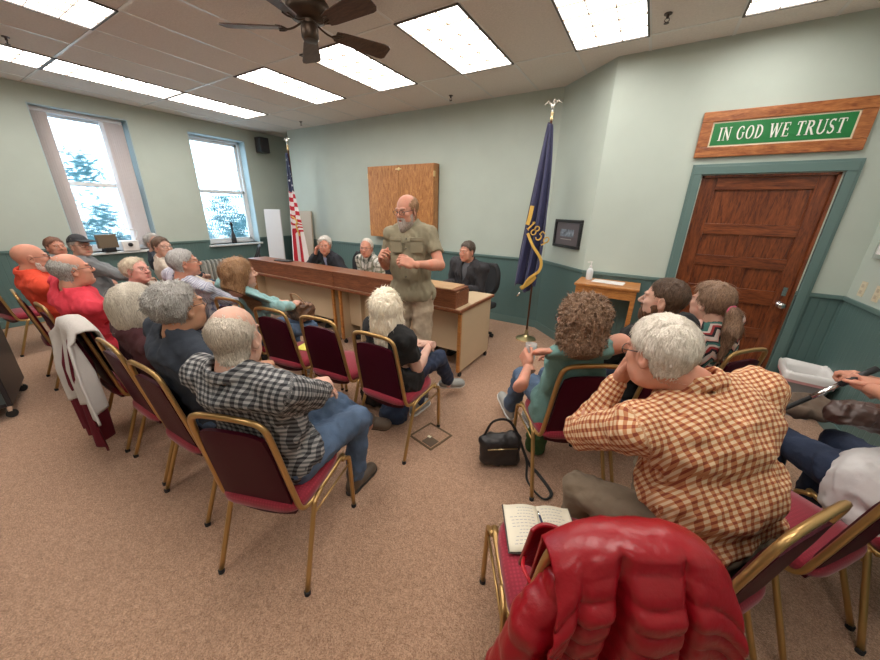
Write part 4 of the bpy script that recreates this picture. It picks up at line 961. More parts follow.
    loft(bm,[rr(.105,.13,0),rr(.145,.175,.38),rr(.15,.18,.38),rr(.15,.18,.40),rr(.14,.17,.40),rr(.10,.125,.01)],True,True); fin('bin_body',bm,K('bin_grey',(.27,.27,.28),.5),t)
    for nm,z0,z1,col,e in (('pink_liner',.335,.385,(.75,.40,.42),.008),('white_liner',.36,.425,(.80,.78,.77),.013)):
        bm=bmesh.new(); rs=random.Random(4); rg=[]
        for (w,z) in ((e,z0),(e,(z0+z1)/2),(e,z1),(-.004,z1+.005),(-.02,z1-.06),(-.03,z1-.2)): rg.append([(q[0]+rs.uniform(-.004,.004),q[1]+rs.uniform(-.004,.004),q[2]+rs.uniform(-.008,.008)) for q in rr(.15+w,.18+w,z)])
        loft(bm,rg,False,False); fin(nm,bm,K(nm,col,.4),t,True)
    # floor box
    t=thing('floor_outlet_cover','square brass framed floor outlet cover set in the carpet','floor outlet',(5.27,-2.13,0),R(-12)); bm=bmesh.new()
    for q in ((-.12,.12,-.12,-.105),(-.12,.12,.105,.12),(-.12,-.105,-.105,.105),(.105,.12,-.105,.105)): abx(bm,*q,0,.006)
    fin('frame',bm,K('floor_brass',(.16,.11,.06),.4,metal=.5),t); fin('carpet_inset',bx(-.105,.105,-.105,.105,0,.003),M['carpet'],t); fin('lid',bx(.0,.095,-.095,-.01,.003,.007),K('lid_brown',(.13,.09,.06),.5),t); fin('cable_tab',bx(-.01,.02,-.03,-.01,.003,.009),K('cream',(.78,.70,.52),.5),t)
furniture()
ONLY=None
# ------------------------------------------------------------------ the audience
def loc_of(x,y,rz,dy=-.02): a=R(rz); return (x-math.sin(a)*dy,y+math.cos(a)*dy)
GREY=((.50,.48,.45),(.22,.20,.18)); WHT=((.80,.77,.70),(.50,.46,.40)); BLON=((.66,.57,.42),(.40,.30,.18)); BRN=((.13,.075,.045),(.05,.028,.018)); STRAW=((.42,.24,.12),(.20,.10,.05))
jeans=mat('denim_blue',(.075,.12,.20),.85,bump=.3,bscale=90,var=.3,vscale=5); darkjeans=mat('denim_dark',(.022,.035,.075),.85,bump=.3,bscale=90,var=.25,vscale=5)
khaki=mat('khaki_cotton',(.44,.35,.25),.85,bump=.2,bscale=60,var=.15,vscale=18); olive=mat('olive_shirt_cotton',(.27,.235,.155),.85,bump=.25,bscale=40,var=.12,vscale=6); brownp=mat('brown_trouser_cotton',(.21,.16,.11),.85,bump=.25,bscale=50,var=.2,vscale=6)
navy=mat('navy_cotton',(.028,.036,.052),.9,bump=.2,bscale=60); blackc=mat('black_cotton',(.014,.014,.015),.9,bump=.2,bscale=50); bshoe=mat('black_leather',(.02,.018,.017),.4,bump=.15,bscale=50); brshoe=mat('brown_leather',(.10,.075,.055),.5,bump=.2,bscale=50); sneaker=mat('grey_sneaker',(.32,.32,.30),.7,bump=.3,bscale=80); whites=mat('white_sole',(.7,.7,.68),.6); darks=mat('dark_sole',(.03,.025,.02),.7)
gl_dark=mat('dark_frames',(.02,.018,.017),.3); gl_metal=mat('metal_frames',(.25,.23,.22),.25,metal=.8)
coral=mat('coral_cotton',(.72,.045,.075),.85,bump=.2,bscale=50,var=.08); orange=mat('orange_red_cotton',(.74,.07,.03),.85,bump=.2,bscale=50,var=.08); maroon=mat('maroon_knit',(.07,.02,.025),.9,bump=.3,bscale=90); aqua=mat('aqua_knit',(.27,.47,.48),.85,bump=.25,bscale=70,var=.06); teal_top=mat('sage_teal_knit',(.15,.29,.27),.85,bump=.3,bscale=80,var=.08); whitec=mat('white_cotton',(.68,.66,.66),.85,bump=.2,bscale=40); greyc=mat('grey_cotton',(.20,.21,.22),.85,bump=.2,bscale=40); creamc=mat('cream_cotton',(.55,.48,.40),.85,bump=.2,bscale=40)
gingham=plaid('grey_gingham',(.36,.35,.34),(.12,.12,.125),(.018,.018,.022),37,.5)
orplaid=plaid('orange_check',(.70,.52,.33),(.50,.21,.09),(.27,.055,.025),46,.45)
bwplaid=plaid('white_plaid',(.62,.60,.56),(.28,.28,.25),(.05,.06,.05),15,.4,(.12,(.25,.25,.18)))
def stripes(name,cols,f,rough=.85):
    m=mat(name,cols[0],rough,bump=.2,bscale=40); s=uvattr(m); fr=mth(m,'FRACT',mth(m,'MULTIPLY',s.outputs[0],f)); lk(m,mixc(m,mth(m,'LESS_THAN',fr,.35),cols[0],cols[1]),bs(m).inputs['Base Color']); return m
bluestripe=stripes('pale_striped_cotton',((.56,.56,.62),(.26,.27,.40)),60)
def zig():
    m=mat('zigzag_knit',(.5,.4,.35),.85,bump=.2,bscale=60); s=uvattr(m); z=mth(m,'MULTIPLY',mth(m,'PINGPONG',mth(m,'MULTIPLY',s.outputs[0],14),.5),.10)
    fr=mth(m,'FRACT',mth(m,'MULTIPLY',mth(m,'ADD',s.outputs[1],z),6.5)); c=nd(m,'ShaderNodeValToRGB'); c.color_ramp.interpolation='CONSTANT'; e=c.color_ramp.elements
    L=[(0,(.60,.50,.45)),(.22,(.015,.015,.02)),(.36,(.35,.04,.04)),(.5,(.62,.55,.5)),(.62,(.05,.16,.14)),(.78,(.015,.015,.02)),(.88,(.65,.36,.30))]
    while len(e)<len(L): e.new(.5)
    for i,(p_,q) in enumerate(L): e[i].position=p_; e[i].color=q+(1,)
    lk(m,fr,c.inputs[0]); lk(m,c.outputs[0],bs(m).inputs['Base Color']); return m
zigzag=zig()
lap=lambda a=.30,z=.67,s=.05:[dict(p=(-s-.045,a,z),dir=(.8,.45,-.15),back=(.2,.3,1),curl=.5),dict(p=(s+.045,a+.03,z+.035),dir=(-.8,.45,-.15),back=(-.2,.3,1),curl=.5)]
CHAIRS=[(5.11,-3.22,20,'burgundy chair holding the bald man in the checked shirt, nearest on the left'),
 (4.42,-3.2,2,'burgundy chair holding the grey haired man in the navy shirt'),
 (3.90,-3.19,0,'burgundy chair holding the bob haired woman in maroon'),
 (3.33,-3.20,0,'burgundy chair draped with the pale and maroon coats'),
 (2.52,-3.20,0,'burgundy chair holding the man in the coral shirt'),
 (1.76,-3.22,-4,'gold framed burgundy chair holding the bald man in orange'),
 (5.04,-2.24,2,'burgundy chair holding the woman with long white hair'),
 (4.47,-2.22,6,'empty burgundy chair beside the white haired woman'),
 (3.98,-2.28,8,'burgundy chair with a yellow paper on its seat'),
 (3.42,-2.30,8,'burgundy chair holding the long haired woman in pale aqua'),
 (2.85,-2.40,5,'burgundy chair holding the man in the pale striped shirt'),
 (2.15,-2.50,0,'burgundy chair holding the fair haired woman with head tipped back'),
 (.35,-3.28,10,'burgundy chair empty at the far left edge of the view'),
 (6.17,-1.97,34,'burgundy chair holding the curly haired woman in teal'),
 (6.88,-1.25,49,'burgundy chair holding the woman with a ponytail'),
 (6.52,-1.61,45,'burgundy chair holding the bearded man, mostly hidden'),
 (6.76,-2.68,53,'burgundy chair holding the man in the orange check shirt'),
 (6.38,-2.99,31,'burgundy chair draped with the red quilted jacket'),
 (7.60,-2.01,22,'burgundy chair at the right edge holding the person with a cane'),
 (7.15,-2.24,50,'empty burgundy chair between the orange checked shirt and the right edge')]
for c in CHAIRS: chair(c[0],c[1],c[2],c[3])
F_=lambda o,n='Cc':o
def folks(only=None):
    P_=[]
    def A(k,*a,**kw):
        if only and k not in only: return
        P_.append((k,person(*a,**kw)))
    A(10,'person, balding with white fringe, in black and grey checked shirt, nearest on the left',loc_of(5.12,-3.20,20,-0.03),14,(5.165,-3.345,1.195),skn='fair',fat=.04,shoulder=.188,hair='fringe',hc=((.66,.58,.48),(.42,.35,.28)),ho=dict(baldz=.075,toe=[np.array((.8,.6,-.35)),None],jowl=1),top='long',collar=True,topm=gingham,bottom=jeans,shoe=(brshoe,darks),
      hands=[dict(p=(-.04,.30,.72),dir=(.7,.6,0),curl=.6),dict(p=(.04,.33,.74),dir=(-.7,.6,.1),curl=.6)],feet=[('w',5.00,-2.52,.27),(.12,.40,.09)],kpoles=[(.25,.3,1.2),(.15,.5,1)],ch=CHAIRS[0][:3],seed=3,look=(4.25,-2.05,1.05),poles=[(-1,-.4,-.5),(1,-.3,-.5)])
    A(7,'person, grey tousled hair and glasses, in navy short sleeved shirt beside the checked shirt',loc_of(4.42,-3.2,2,-0.02),2,(4.53,-3.27,1.19),look=(4.2,-1.6,1.3),skn='tan',fat=.045,shoulder=.195,hair='puffy',hc=GREY,ho=dict(jowl=1),top='tee',topm=navy,bottom=jeans,shoe=(bshoe,darks),hands=lap(),glasses=dict(m=gl_dark),ch=CHAIRS[1][:3],seed=7)
    A(6,'person, silver blond bob, in maroon top between the coral shirt and the navy shirt',loc_of(3.90,-3.2,0,-0.01),0,(3.98,-3.29,1.11),look=(3.1,-2.0,1.1),skn='pale',hair='bob',hc=((.62,.56,.46),(.36,.31,.25)),top='long',topm=maroon,bottom=darkjeans,shoe=(bshoe,darks),hands=lap(),ch=CHAIRS[2][:3],seed=5,shoulder=.16)
    A(2,'person, grey haired balding with glasses, in coral pink shirt on the chair with coats',loc_of(2.60,-3.2,0,-0.01),0,(2.82,-3.27,1.19),skn='ruddy',fat=.045,shoulder=.195,hair='fringe',hc=((.50,.48,.45),(.28,.26,.24)),ho=dict(baldz=.075,jowl=1),top='tee',topm=coral,bottom=greyc,shoe=(bshoe,darks),hands=lap(),glasses=dict(m=gl_dark),ch=CHAIRS[4][:3],seed=8,look=(2.75,-1.5,1.4))
    A(1,'person, bald with white goatee and glasses, in orange red polo shirt at far left',loc_of(1.76,-3.22,-4,0.01),-4,(1.88,-3.31,1.2),skn='ruddy',fat=.035,top='tee',topm=orange,collar=True,bottom=darkjeans,shoe=(bshoe,darks),hands=lap(),glasses=dict(m=gl_dark),beard=dict(c=WHT,len=.006,z0=-.07),ch=CHAIRS[5][:3],seed=2,look=(2.1,-1.2,1.3))
    A(31,'person, only the reddish brown top of the head shows behind the two men at left',(.25,-2.85),-20,(.22,-2.86,1.14),skn='ruddy',hair='short',hc=((.28,.13,.08),(.14,.06,.04)),top='long',topm=greyc,bottom=darkjeans,shoe=(bshoe,darks),seed=12)
    A(30,'person, dark cap and glasses, with hands folded, near the curtained window',(.98,-2.72),-15,(.97,-2.80,1.2),skn='fair',hair='short',hc=GREY,hatm=K('cap_black',(.03,.03,.035),.8),top='long',topm=greyc,bottom=greyc,shoe=(bshoe,darks),hands=[dict(p=(-.02,.42,.74),dir=(.8,.5,0)),dict(p=(.08,.42,.76),dir=(-.7,.6,0))],glasses=dict(m=gl_dark),seed=13)
    A(5,'person, fluffy pale blond hair and pink cheeks, head tipped back, behind the bob haired woman',(2.15,-2.52),0,(2.32,-2.755,1.06),skn='pink',hair='puffy',hc=((.78,.70,.55),(.55,.46,.34)),top='long',topm=creamc,bottom=darkjeans,shoe=(bshoe,darks),hands=lap(),look=(4.8,-1.5,1.6),ch=CHAIRS[11][:3],seed=14,shoulder=.16,glasses=dict(m=gl_metal),headup=(-.35,0,1))
    A(40,'person, white hair with dark headband, farthest back beside the window wall',(.78,-1.92),-20,(.80,-2.06,1.17),skn='fair',hair='puffy',hc=((.60,.58,.56),(.30,.28,.27)),top='long',topm=navy,bottom=darkjeans,shoe=(bshoe,darks),hands=lap(),seed=15)
    A(41,'person, short brown hair and glasses, in cream shirt below the window wall',(1.50,-2.15),-15,(1.62,-2.27,1.19),skn='fair',hair='short',hc=((.17,.10,.065),(.08,.045,.03)),top='long',topm=creamc,bottom=darkjeans,shoe=(bshoe,darks),hands=lap(),glasses=dict(m=gl_metal),seed=16)
    A(8,'person, short silver hair, in pale striped shirt left of the aqua top',loc_of(2.85,-2.42,5,-0.01),5,(3.05,-2.64,1.19),skn='ruddy',hair='short',hc=((.60,.57,.52),(.32,.30,.27)),top='long',topm=bluestripe,bottom=darkjeans,shoe=(bshoe,darks),hands=lap(),glasses=dict(m=gl_metal),ch=CHAIRS[10][:3],seed=17,look=(3.5,-1.0,1.4))
    A(9,'person, long reddish blond wavy hair, in pale aqua top with a brown bag',loc_of(3.50,-2.32,8,-0.02),0,(3.78,-2.57,1.17),skn='fair',hair='longwavy',hc=STRAW,ho=dict(len=.31),top='long',topm=aqua,bottom=jeans,shoe=(sneaker,whites),hands=[dict(p=(.0,.27,.77),dir=(.7,.6,0),curl=.7),dict(p=(.14,.27,.78),dir=(-.3,.9,.1),curl=.7)],ch=CHAIRS[9][:3],seed=18,shoulder=.165,fat=.02,look=(4.2,-1.2,1.3))
    A(11,'person, long white hair, in black shirt on the chair before the standing man',loc_of(5.04,-2.24,2,0.00),-6,(5.055,-2.35,1.075),skn='pale',hair='long',hc=((.98,.90,.74),(.80,.69,.52)),ho=dict(len=.33,toe=[None,np.array((.5,.8,-.1))]),top='tee',topm=blackc,bottom=darkjeans,shoe=(sneaker,whites),hands=[dict(p=(-.05,.26,.68),dir=(.8,.4,0)),dict(p=(.10,.25,.70),dir=(-.9,.2,-.2))],feet=[(-.08,.30,.09),(-.02,.68,.18)],ch=CHAIRS[6][:3],seed=19,shoulder=.155,shirtlen=.10,look=(4.62,-1.4,1.5))
    A(12,'person, standing, grey beard and glasses, in olive short sleeved shirt and khaki shorts',(4.72,-1.61),202,(4.71,-1.66,1.655),look=(4.6,-4.2,1.25),seat=.95,stand=True,skn='ruddy',fat=.022,shoulder=.172,hair='fringe',hc=((.42,.33,.27),(.26,.19,.15)),ho=dict(baldz=.10,drop=.07),top='tee',topm=olive,collar=True,bottom=khaki,shorts=True,shoe=(brshoe,darks),shirtlen=.03,
      hands=[dict(p=(4.93,-1.87,1.27),w=1,dir=(.8,.4,.3),back=(-.3,.7,.6),curl=.9),dict(p=(4.60,-1.86,1.28),w=1,dir=(-.25,.7,.5),back=(.3,.6,.6),curl=.9)],poles=[(-1,-.5,-.7),(.3,-.8,-1)],feet=[(-.12,.0,.09),(.12,.03,.09)],kpoles=[(0,1,.1),(0,1,.1)],beard=dict(c=((.50,.42,.37),(.27,.21,.18)),len=.020),glasses=dict(m=gl_dark,r=.002),seed=20)
    A(13,'person, short white hair, chin on hand, dark cardigan over lilac top behind the desk',(2.50,-.28),178,(2.557,-.72,1.165),look=(4.3,-2.6,1.1),skn='ruddy',hair='puffy',hc=((.82,.79,.74),(.58,.54,.50)),top='long',topm=K('black_knit',(.02,.022,.03),.9),open_=.22,bottom=darkjeans,shoe=(bshoe,darks),hands=[dict(p=(-.14,.45,.80),dir=(.8,.5,0)),dict(p=(.12,.47,1.03),dir=(-.35,.0,1),back=(.7,.7,0),curl=.6)],poles=[(-1,-.3,-.6),(.6,.2,-1.5)],seed=21,shoulder=.165)
    A(14,'person, thin white hair and glasses, in black and white plaid shirt behind the desk',(3.22,-.36),176,(3.257,-.62,1.177),look=(4.2,-3.0,1.1),skn='ruddy',fat=.02,hair='thin',hc=WHT,top='long',topm=bwplaid,bottom=darkjeans,collar=True,shoe=(bshoe,darks),hands=[dict(p=(-.10,.38,.80),dir=(.8,.5,0)),dict(p=(.10,.38,.80),dir=(-.8,.5,0))],glasses=dict(m=gl_metal),seed=22)
    A(15,'person, short dark hair, in dark jacket behind the right end of the desk',(4.55,-.12),172,(4.575,-.27,1.205),look=(3.9,-2.8,1.0),skn='ruddy',fat=.035,shoulder=.19,hair='short',hc=((.12,.09,.07),(.06,.045,.035)),ho=dict(inner=K('slate_shirt',(.10,.11,.13),.85)),top='jacket',open_=.22,topm=mat('charcoal_jacket',(.022,.021,.026),.7,bump=.25,bscale=40),bottom=darkjeans,shoe=(bshoe,darks),hands=[dict(p=(-.14,.34,.80),dir=(.8,.5,0)),dict(p=(.14,.34,.80),dir=(-.8,.5,0))],seed=23)
    A(16,'person, curly brown blond hair and glasses, in sleeveless teal top holding a glass',loc_of(6.17,-1.97,34,-0.03),40,(6.205,-2.24,1.165),skn='ruddy',fat=.03,hair='curly',hc=((.34,.21,.13),(.13,.07,.045)),top='tank',topm=teal_top,bottom=jeans,shoe=(sneaker,whites),ho=dict(bust=1,toe=[np.array((-.1,1,.45)),None]),shirtlen=.12,hands=[dict(p=(5.95,-2.11,.78),w=1,dir=(-.1,.8,.5),back=(-1,.1,.2),curl=.8),dict(p=(.05,.30,.70),dir=(-.6,.7,0))],poles=[(-.7,-.6,-1),(1,-.6,-.6)],feet=[(-.10,.62,.13),(.05,.50,.09)],glasses=dict(m=gl_metal),ch=CHAIRS[13][:3],seed=24,look=(5.2,-1.8,1.1),shoulder=.205)
    A(17,'person, brown beard and dark brown hair, in black shirt left of the ponytail',loc_of(6.52,-1.61,45,-0.02),50,(6.56,-1.74,1.215),skn='fair',hair='short',hc=BRN,ho=dict(nape=-.09),top='long',topm=blackc,bottom=darkjeans,shoe=(bshoe,darks),hands=lap(),beard=dict(c=((.16,.075,.04),(.07,.035,.02)),len=.012),ch=CHAIRS[15][:3],seed=25,look=(4.4,-1.3,1.3))
    A(18,'person, blond brown ponytail with pink tie, in black red and white patterned top',loc_of(6.88,-1.25,49,-0.02),52,(6.82,-1.42,1.17),skn='fair',hair='pony',hc=((.34,.19,.09),(.17,.085,.04)),top='long',topm=zigzag,bottom=darkjeans,shoe=(bshoe,darks),hands=lap(),ch=CHAIRS[14][:3],seed=26,shoulder=.17,fat=.02,look=(5.7,-.4,1.15))
    A(19,'person, thick white hair and glasses, chin on fist, in orange and white checked shirt',loc_of(6.88,-2.71,50,0.03),38,(6.525,-2.665,1.222),skn='ruddy',fat=.085,shoulder=.228,hair='short',hc=((.83,.76,.66),(.60,.52,.43)),ho=dict(th=.016,nape=-.085,jowl=1,neckr=1.1,handscale=1.05,wide=1.05,drop=.085,tshift=(.085,.055,.015)),top='long',topm=orplaid,collar=True,bottom=brownp,shoe=(brshoe,darks),shirtlen=.08,res=.008,
      hands=[dict(p=(6.43,-2.57,1.04),w=1,dir=(.25,-.15,1),back=(-.3,1,.2),curl=1.05),dict(p=(.10,.42,.66),dir=(-.5,.8,-.1),curl=.6)],poles=[(-.35,.35,-1),(1,-.5,-.4)],feet=[(-.30,.38,.09),(.10,.42,.09)],kpoles=[(-.5,.5,1),(-.1,.5,1)],glasses=dict(m=gl_dark,r=.0018),ch=CHAIRS[16][:3],seed=27,look=(5.55,-1.85,.95),upper=.315,fore=.27)
    A(20,'person, mostly outside the frame, in white shirt and dark jeans, hands clasped on a cane',loc_of(7.57,-1.99,22,0.02),24,(7.68,-2.17,1.24),look=(5,-1,1.3),skn='ruddy',fat=.05,shoulder=.19,hair='short',hc=GREY,top='tee',topm=whitec,bottom=darkjeans,shoe=(bshoe,darks),shirtlen=.13,
      hands=[dict(p=(7.42,-1.72,.92),w=1,dir=(-.2,.8,.35),back=(0,-.2,1),curl=.9),dict(p=(7.47,-1.72,.95),w=1,dir=(-.6,.7,.1),back=(.2,-.1,1),curl=.8)],poles=[(-1,-.2,-.6),(1,-.2,-.6)],ch=CHAIRS[18][:3],seed=28)
    return P_
PEOPLE=folks(ONLY)

def extras():
    o=dict(PEOPLE)[12][0]; q=dict(PEOPLE)[12][1]; T,S,ff,rr=q['T'],q['S'],q['ff'],q['rr']
    for k in range(5):
        bm=bmesh.new(); c=T-S*(.10+.075*k)+ff*(.128+.030*math.sin(PI*(k+1)/6)+.012*k); bmesh.ops.create_uvsphere(bm,u_segments=10,v_segments=6,radius=.007,matrix=Matrix.Translation(tuple(c))); fin('button',bm,K('button_dark',(.08,.07,.05),.4),o,True)
    o=dict(PEOPLE)[12][0]; q=dict(PEOPLE)[12][1]
    for s in (-1,1):
        T,S,ff,rr=q['T'],q['S'],q['ff'],q['rr']; c=T-S*.155+rr*s*.085+ff*.150; F=Matrix([[rr[i],S[i],ff[i]] for i in range(3)])
        bm=bmesh.new(); box(bm,tuple(c),(.105,.11,.012),F@Matrix.Rotation(R(s*14),3,'Y')); box(bm,tuple(c+S*.052+ff*.004),(.11,.03,.016),F@Matrix.Rotation(R(s*14),3,'Y')); fin('chest_pocket',bm,olive,o,bevel=.004)
extras()
# ------------------------------------------------------------------ props
def grid_obj(name,fn,nu,nv,m,thick=.006,parent=None,attr=None):
    bm=bmesh.new(); g=[[bm.verts.new(fn(i/nu,j/nv)) for i in range(nu+1)] for j in range(nv+1)]
    for j in range(nv):
        for i in range(nu): bm.faces.new((g[j][i],g[j][i+1],g[j+1][i+1],g[j+1][i]))
    me=bpy.data.meshes.new(name); bm.to_mesh(me); bm.free(); me.shade_smooth()
    if attr:
        a=me.attributes.new('cuv','FLOAT_VECTOR','POINT'); a.data.foreach_set('vector',np.array([attr(i/nu,j/nv) for j in range(nv+1) for i in range(nu+1)],np.float32).ravel())
    o=bpy.data.objects.new(name,me); C.link(o)
    for x in (m if isinstance(m,list) else [m]): me.materials.append(x)
    if thick: s=o.modifiers.new('thickness','SOLIDIFY'); s.thickness=thick; s.offset=0
    if parent: o.parent=parent
    return o
def drape_fn(wt,wb,zend,front,amp,nf,ph,off,xs,seam=0,lean=0,puff=.0,skew=0):
    """cloth hung over a chair back: front edge at height `front`, over the top bar, down the back to zend"""
    def yb(z): return -.165-.085*((z-.42)/.48)
    Lf=.93-front; Lb=.93-zend; Lt=.06; L=Lf+Lt+Lb
    def f(u,v):
        s=v*L; U=u*2-1; e=abs(U)
        if s<Lf: z=front+s; y=yb(z)+.035+off; d=0
        elif s<Lf+Lt: a=(s-Lf)/Lt*PI; z=.93+.022*math.sin(a)+off; y=yb(.93)+.030*math.cos(a)+off*math.cos(a); d=0
        else: d=(s-Lf-Lt); z=.925-d; y=yb(.93)-.030-off-min(d,.5)*.03+ (0 if z>.42 else 0)
        k=min(1,d/.25); w=(wt+(wb-wt)*min(1,d/.6)); x=U*w/2+xs+skew*d
        z-=.055*e**3*(1 if d or s>=Lf else .6)
        y-=k*amp*(math.sin(U*nf*PI+ph+1.3*d)+.4*math.sin(U*nf*2.3*PI+2*ph))+ (e**4*.03 if d else 0)
        if seam and d: 
            q=abs(math.sin(PI*d/seam)); y-=puff*(q**.5)
        return (x,y,z)
    return f
def props():
    CHL={c[3]:c for c in CHAIRS}
    def at(c): return dict(loc=(c[0],c[1],0),rz=R(c[2]))
    # red quilted jacket
    rm=mat('red_nylon',(.26,.004,.010),.30,bump=.35,bscale=28,detail=6,spec=.5); c=[c for c in CHAIRS if 'red quilted' in c[3]][0]
    t=thing('quilted_jacket','red shiny quilted jacket draped over the back of the nearest chair','jacket',**at(c))
    bd=drape_fn(.40,.60,.10,.66,.016,1.55,.9,.018,.02)
    def quilt(u,v):
        x,y,z=bd(u,v); L=(.93-.66)+.06+(.93-.10); s=v*L-.33
        q=abs(math.sin(PI*(s+.006*math.sin(u*9))/.055))**.35 if s>-.08 else 1
        g1=math.exp(-((u-.36-.03*s)/.040)**2); g2=math.exp(-((u-.70)/.028)**2); g3=math.exp(-((u-.14)/.03)**2); rmp=min(1,max(0,s+.02)/.10)
        out=rmp*(.062*(1-g1)-.035*g2-.02*g3-.02*abs(2*u-1)**3)
        return (x,y-.011*q-out,z-.03*abs(2*u-1)**2.2+.006*math.sin(u*7+1))
    grid_obj('jacket_body',quilt,130,190,rm,.008,t)
    sl=Vol((-.40,-.45,.05),(-.10,-.05,.90),.007); P0=[(-.13,-.27,.79),(-.20,-.30,.68),(-.25,-.31,.5),(-.27,-.32,.3),(-.27,-.33,.12)]
    for a_,b_,r0,r1 in zip(P0,P0[1:],(.045,.055,.058,.055),(.055,.058,.055,.05)): sl.cap(a_,b_,r0,r1,k=.01)
    sl.fn(lambda f,X,Y,Z:f-.006*np.abs(np.sin(PI*Z/.066))**.5+0*X); sl.noise(.006,.12,4,(1,1,.4),2); V,Q=sl.mesh(); npmesh('sleeve',V,Q,rm,t)
    bm=bmesh.new(); tube(bm,spline([(-.17,-.10,.66),(-.20,-.17,.70),(-.175,-.235,.66),(-.165,-.30,.45),(-.17,-.33,.2)],6),.006,6); fin('zip_edge',bm,K('zip_red',(.45,.01,.02),.35),t,True)
    grid_obj('front_flap',lambda u,v:(-.19+.14*u,-.105-.06*v+.02*math.sin(5*u),.62+.22*v-.10*u*(1-v)),20,20,rm,.010,t)
    # notebook on its seat
    t=thing('open_notebook','open notebook with cream pages on the red seat by the jacket','notebook',(6.28,-2.90,.480),R(28)); pg=K('page_cream',(.70,.65,.52),.7)
    for s in (-1,1):
        f=lambda u,v,s=s:(s*u*.135,(v-.5)*.205,.006+.012*math.sin(PI*min(1,u*1.2))*(1-.5*u)); p=grid_obj('page_block',f,14,6,pg,.004,t)
        bm=bmesh.new(); rs=random.Random(5+s)
        for k in range(12): y=.085-k*.0145; w=rs.uniform(.07,.11); x0=s*.018; z=.0225; 
        for k in range(12):
            y=.085-k*.0145; w=rs.uniform(.06,.105); n=6
            for q in range(n):
                u0=.018+w*q/n; u1=.018+w*(q+.7)/n; h=lambda u:.0092+.012*math.sin(PI*min(1,u/.135*1.2))*(1-.5*u/.135)
                vs=[bm.verts.new((s*a,y+b,h(a))) for a,b in ((u0,-.0012),(u1,-.0012),(u1,.0012),(u0,.0012))]; bm.faces.new(vs)
        fin('handwriting_lines',bm,K('ink_grey',(.30,.30,.34),.6),t)
    fin('cover',bx(-.14,.14,-.107,.107,0,.003),K('cover_brown',(.05,.035,.03),.5),t)
    t=thing('ballpoint_pen','dark pen lying in the fold of the open notebook','pen',(6.29,-2.90,.503),R(34)); bm=bmesh.new(); tube(bm,[(0,-.065,0),(0,.05,0)],.0045,8); fin('barrel',bm,K('pen_blue',(.05,.06,.12),.3),t,True); bm=bmesh.new(); tube(bm,[(0,.05,0),(0,.07,0)],.0035,8); fin('cap',bm,M['chrome'],t,True)
    # coats on the empty chair of the left row
    c=[c for c in CHAIRS if 'maroon coats' in c[3]][0]
    o=grid_obj('maroon_coat',drape_fn(.36,.46,.13,.55,.045,2.7,.2,.004,0,lean=0),60,80,mat('maroon_wool',(.13,.006,.018),.9,bump=.3,bscale=60),.012); o.location=(c[0],c[1],0); tag(o,'maroon coat hanging to the floor behind the empty chair in the left row','coat')
    o=grid_obj('pale_sweatshirt',drape_fn(.40,.56,.46,.52,.034,2.2,1.2,.026,.08,skew=.34),60,60,mat('pale_jersey',(.52,.48,.45),.9,bump=.3,bscale=50),.012); o.location=(c[0],c[1],0); tag(o,'pale grey sweatshirt draped over the maroon coat in the left row','sweatshirt')
    # handbag, green bag
    t=thing('handbag','black shoulder bag on the carpet in front of the curly haired woman','handbag',(5.83,-2.12,0),R(35)); v=Vol((-.2,-.15,-.02),(.2,.15,.32),.007); v.rbox((0,0,.12),(.14,.06,.115),.05); v.cap((-.1,0,.20),(.1,0,.22),.035,k=.04); v.noise(.006,.12,3); v.plane((0,0,.003),(0,0,-1)); V,Q=v.mesh(); npmesh('bag_body',V,Q,K('bag_leather',(.018,.016,.017),.42,bump=.2,bscale=60),t)
    bm=bmesh.new(); tube(bm,spline([(-.12,0,.22),(-.06,.02,.33),(.05,.03,.33),(.12,.0,.23)],6),.009,6,flat=.5); tube(bm,spline([(.12,-.03,.22),(.16,-.10,.10),(.15,-.18,.012),(.20,-.32,.010),(.27,-.28,.010),(.24,-.12,.012),(.20,-.04,.03),(.13,.0,.2)],8),.011,6,flat=.45); fin('strap',bm,K('bag_strap',(.015,.014,.014),.5),t,True)
    bm=bmesh.new(); tube(bm,[(-.10,-.065,.17),(.10,-.065,.175)],.004,6); fin('zip',bm,M['brass'],t,True)
    t=thing('green_pouch','dark green soft pouch on the floor under the curly haired woman','pouch',(6.01,-1.86,0)); v=Vol((-.12,-.12,-.02),(.12,.12,.26),.007); v.rbox((0,0,.10),(.07,.05,.10),.04); v.noise(.006,.1,8); v.plane((0,0,.003),(0,0,-1)); V,Q=v.mesh(); npmesh('pouch_body',V,Q,K('green_cloth',(.04,.09,.025),.8,bump=.2),t); bm=bmesh.new(); tube(bm,spline([(-.04,0,.2),(0,0,.25),(.04,0,.2)],5),.006,6); fin('handle',bm,K('green_cloth'),t,True)
    # floor bags in the front row
    for x,y,s,lab,col in ((4.60,-1.98,1.0,'black backpack on the floor beneath the empty chair','b'),(4.90,-2.12,.75,'navy blue cloth bag beneath the white haired woman','n')):
        t=thing('backpack' if col=='b' else 'cloth_bag',lab,'bag',(x,y,0),.5); v=Vol((-.2,-.2,-.02),(.2,.2,.3),.008); v.ell((0,0,.10*s),(.16*s,.12*s,.12*s),k=0); v.rbox((0,0,.08*s),(.13*s,.10*s,.08*s),.05,k=.04); v.noise(.012,.13,int(x*10)); v.plane((0,0,.003),(0,0,-1)); V,Q=v.mesh()
        npmesh('bag_body',V,Q,K('pack_black',(.02,.02,.022),.8) if col=='b' else K('bag_navy',(.02,.035,.075),.85),t); bm=bmesh.new(); tube(bm,spline([(-.06,.0,.20*s),(0,-.02,.27*s),(.06,0,.20*s)],5),.010,6,flat=.5); fin('strap',bm,K('bag_strap'),t,True)
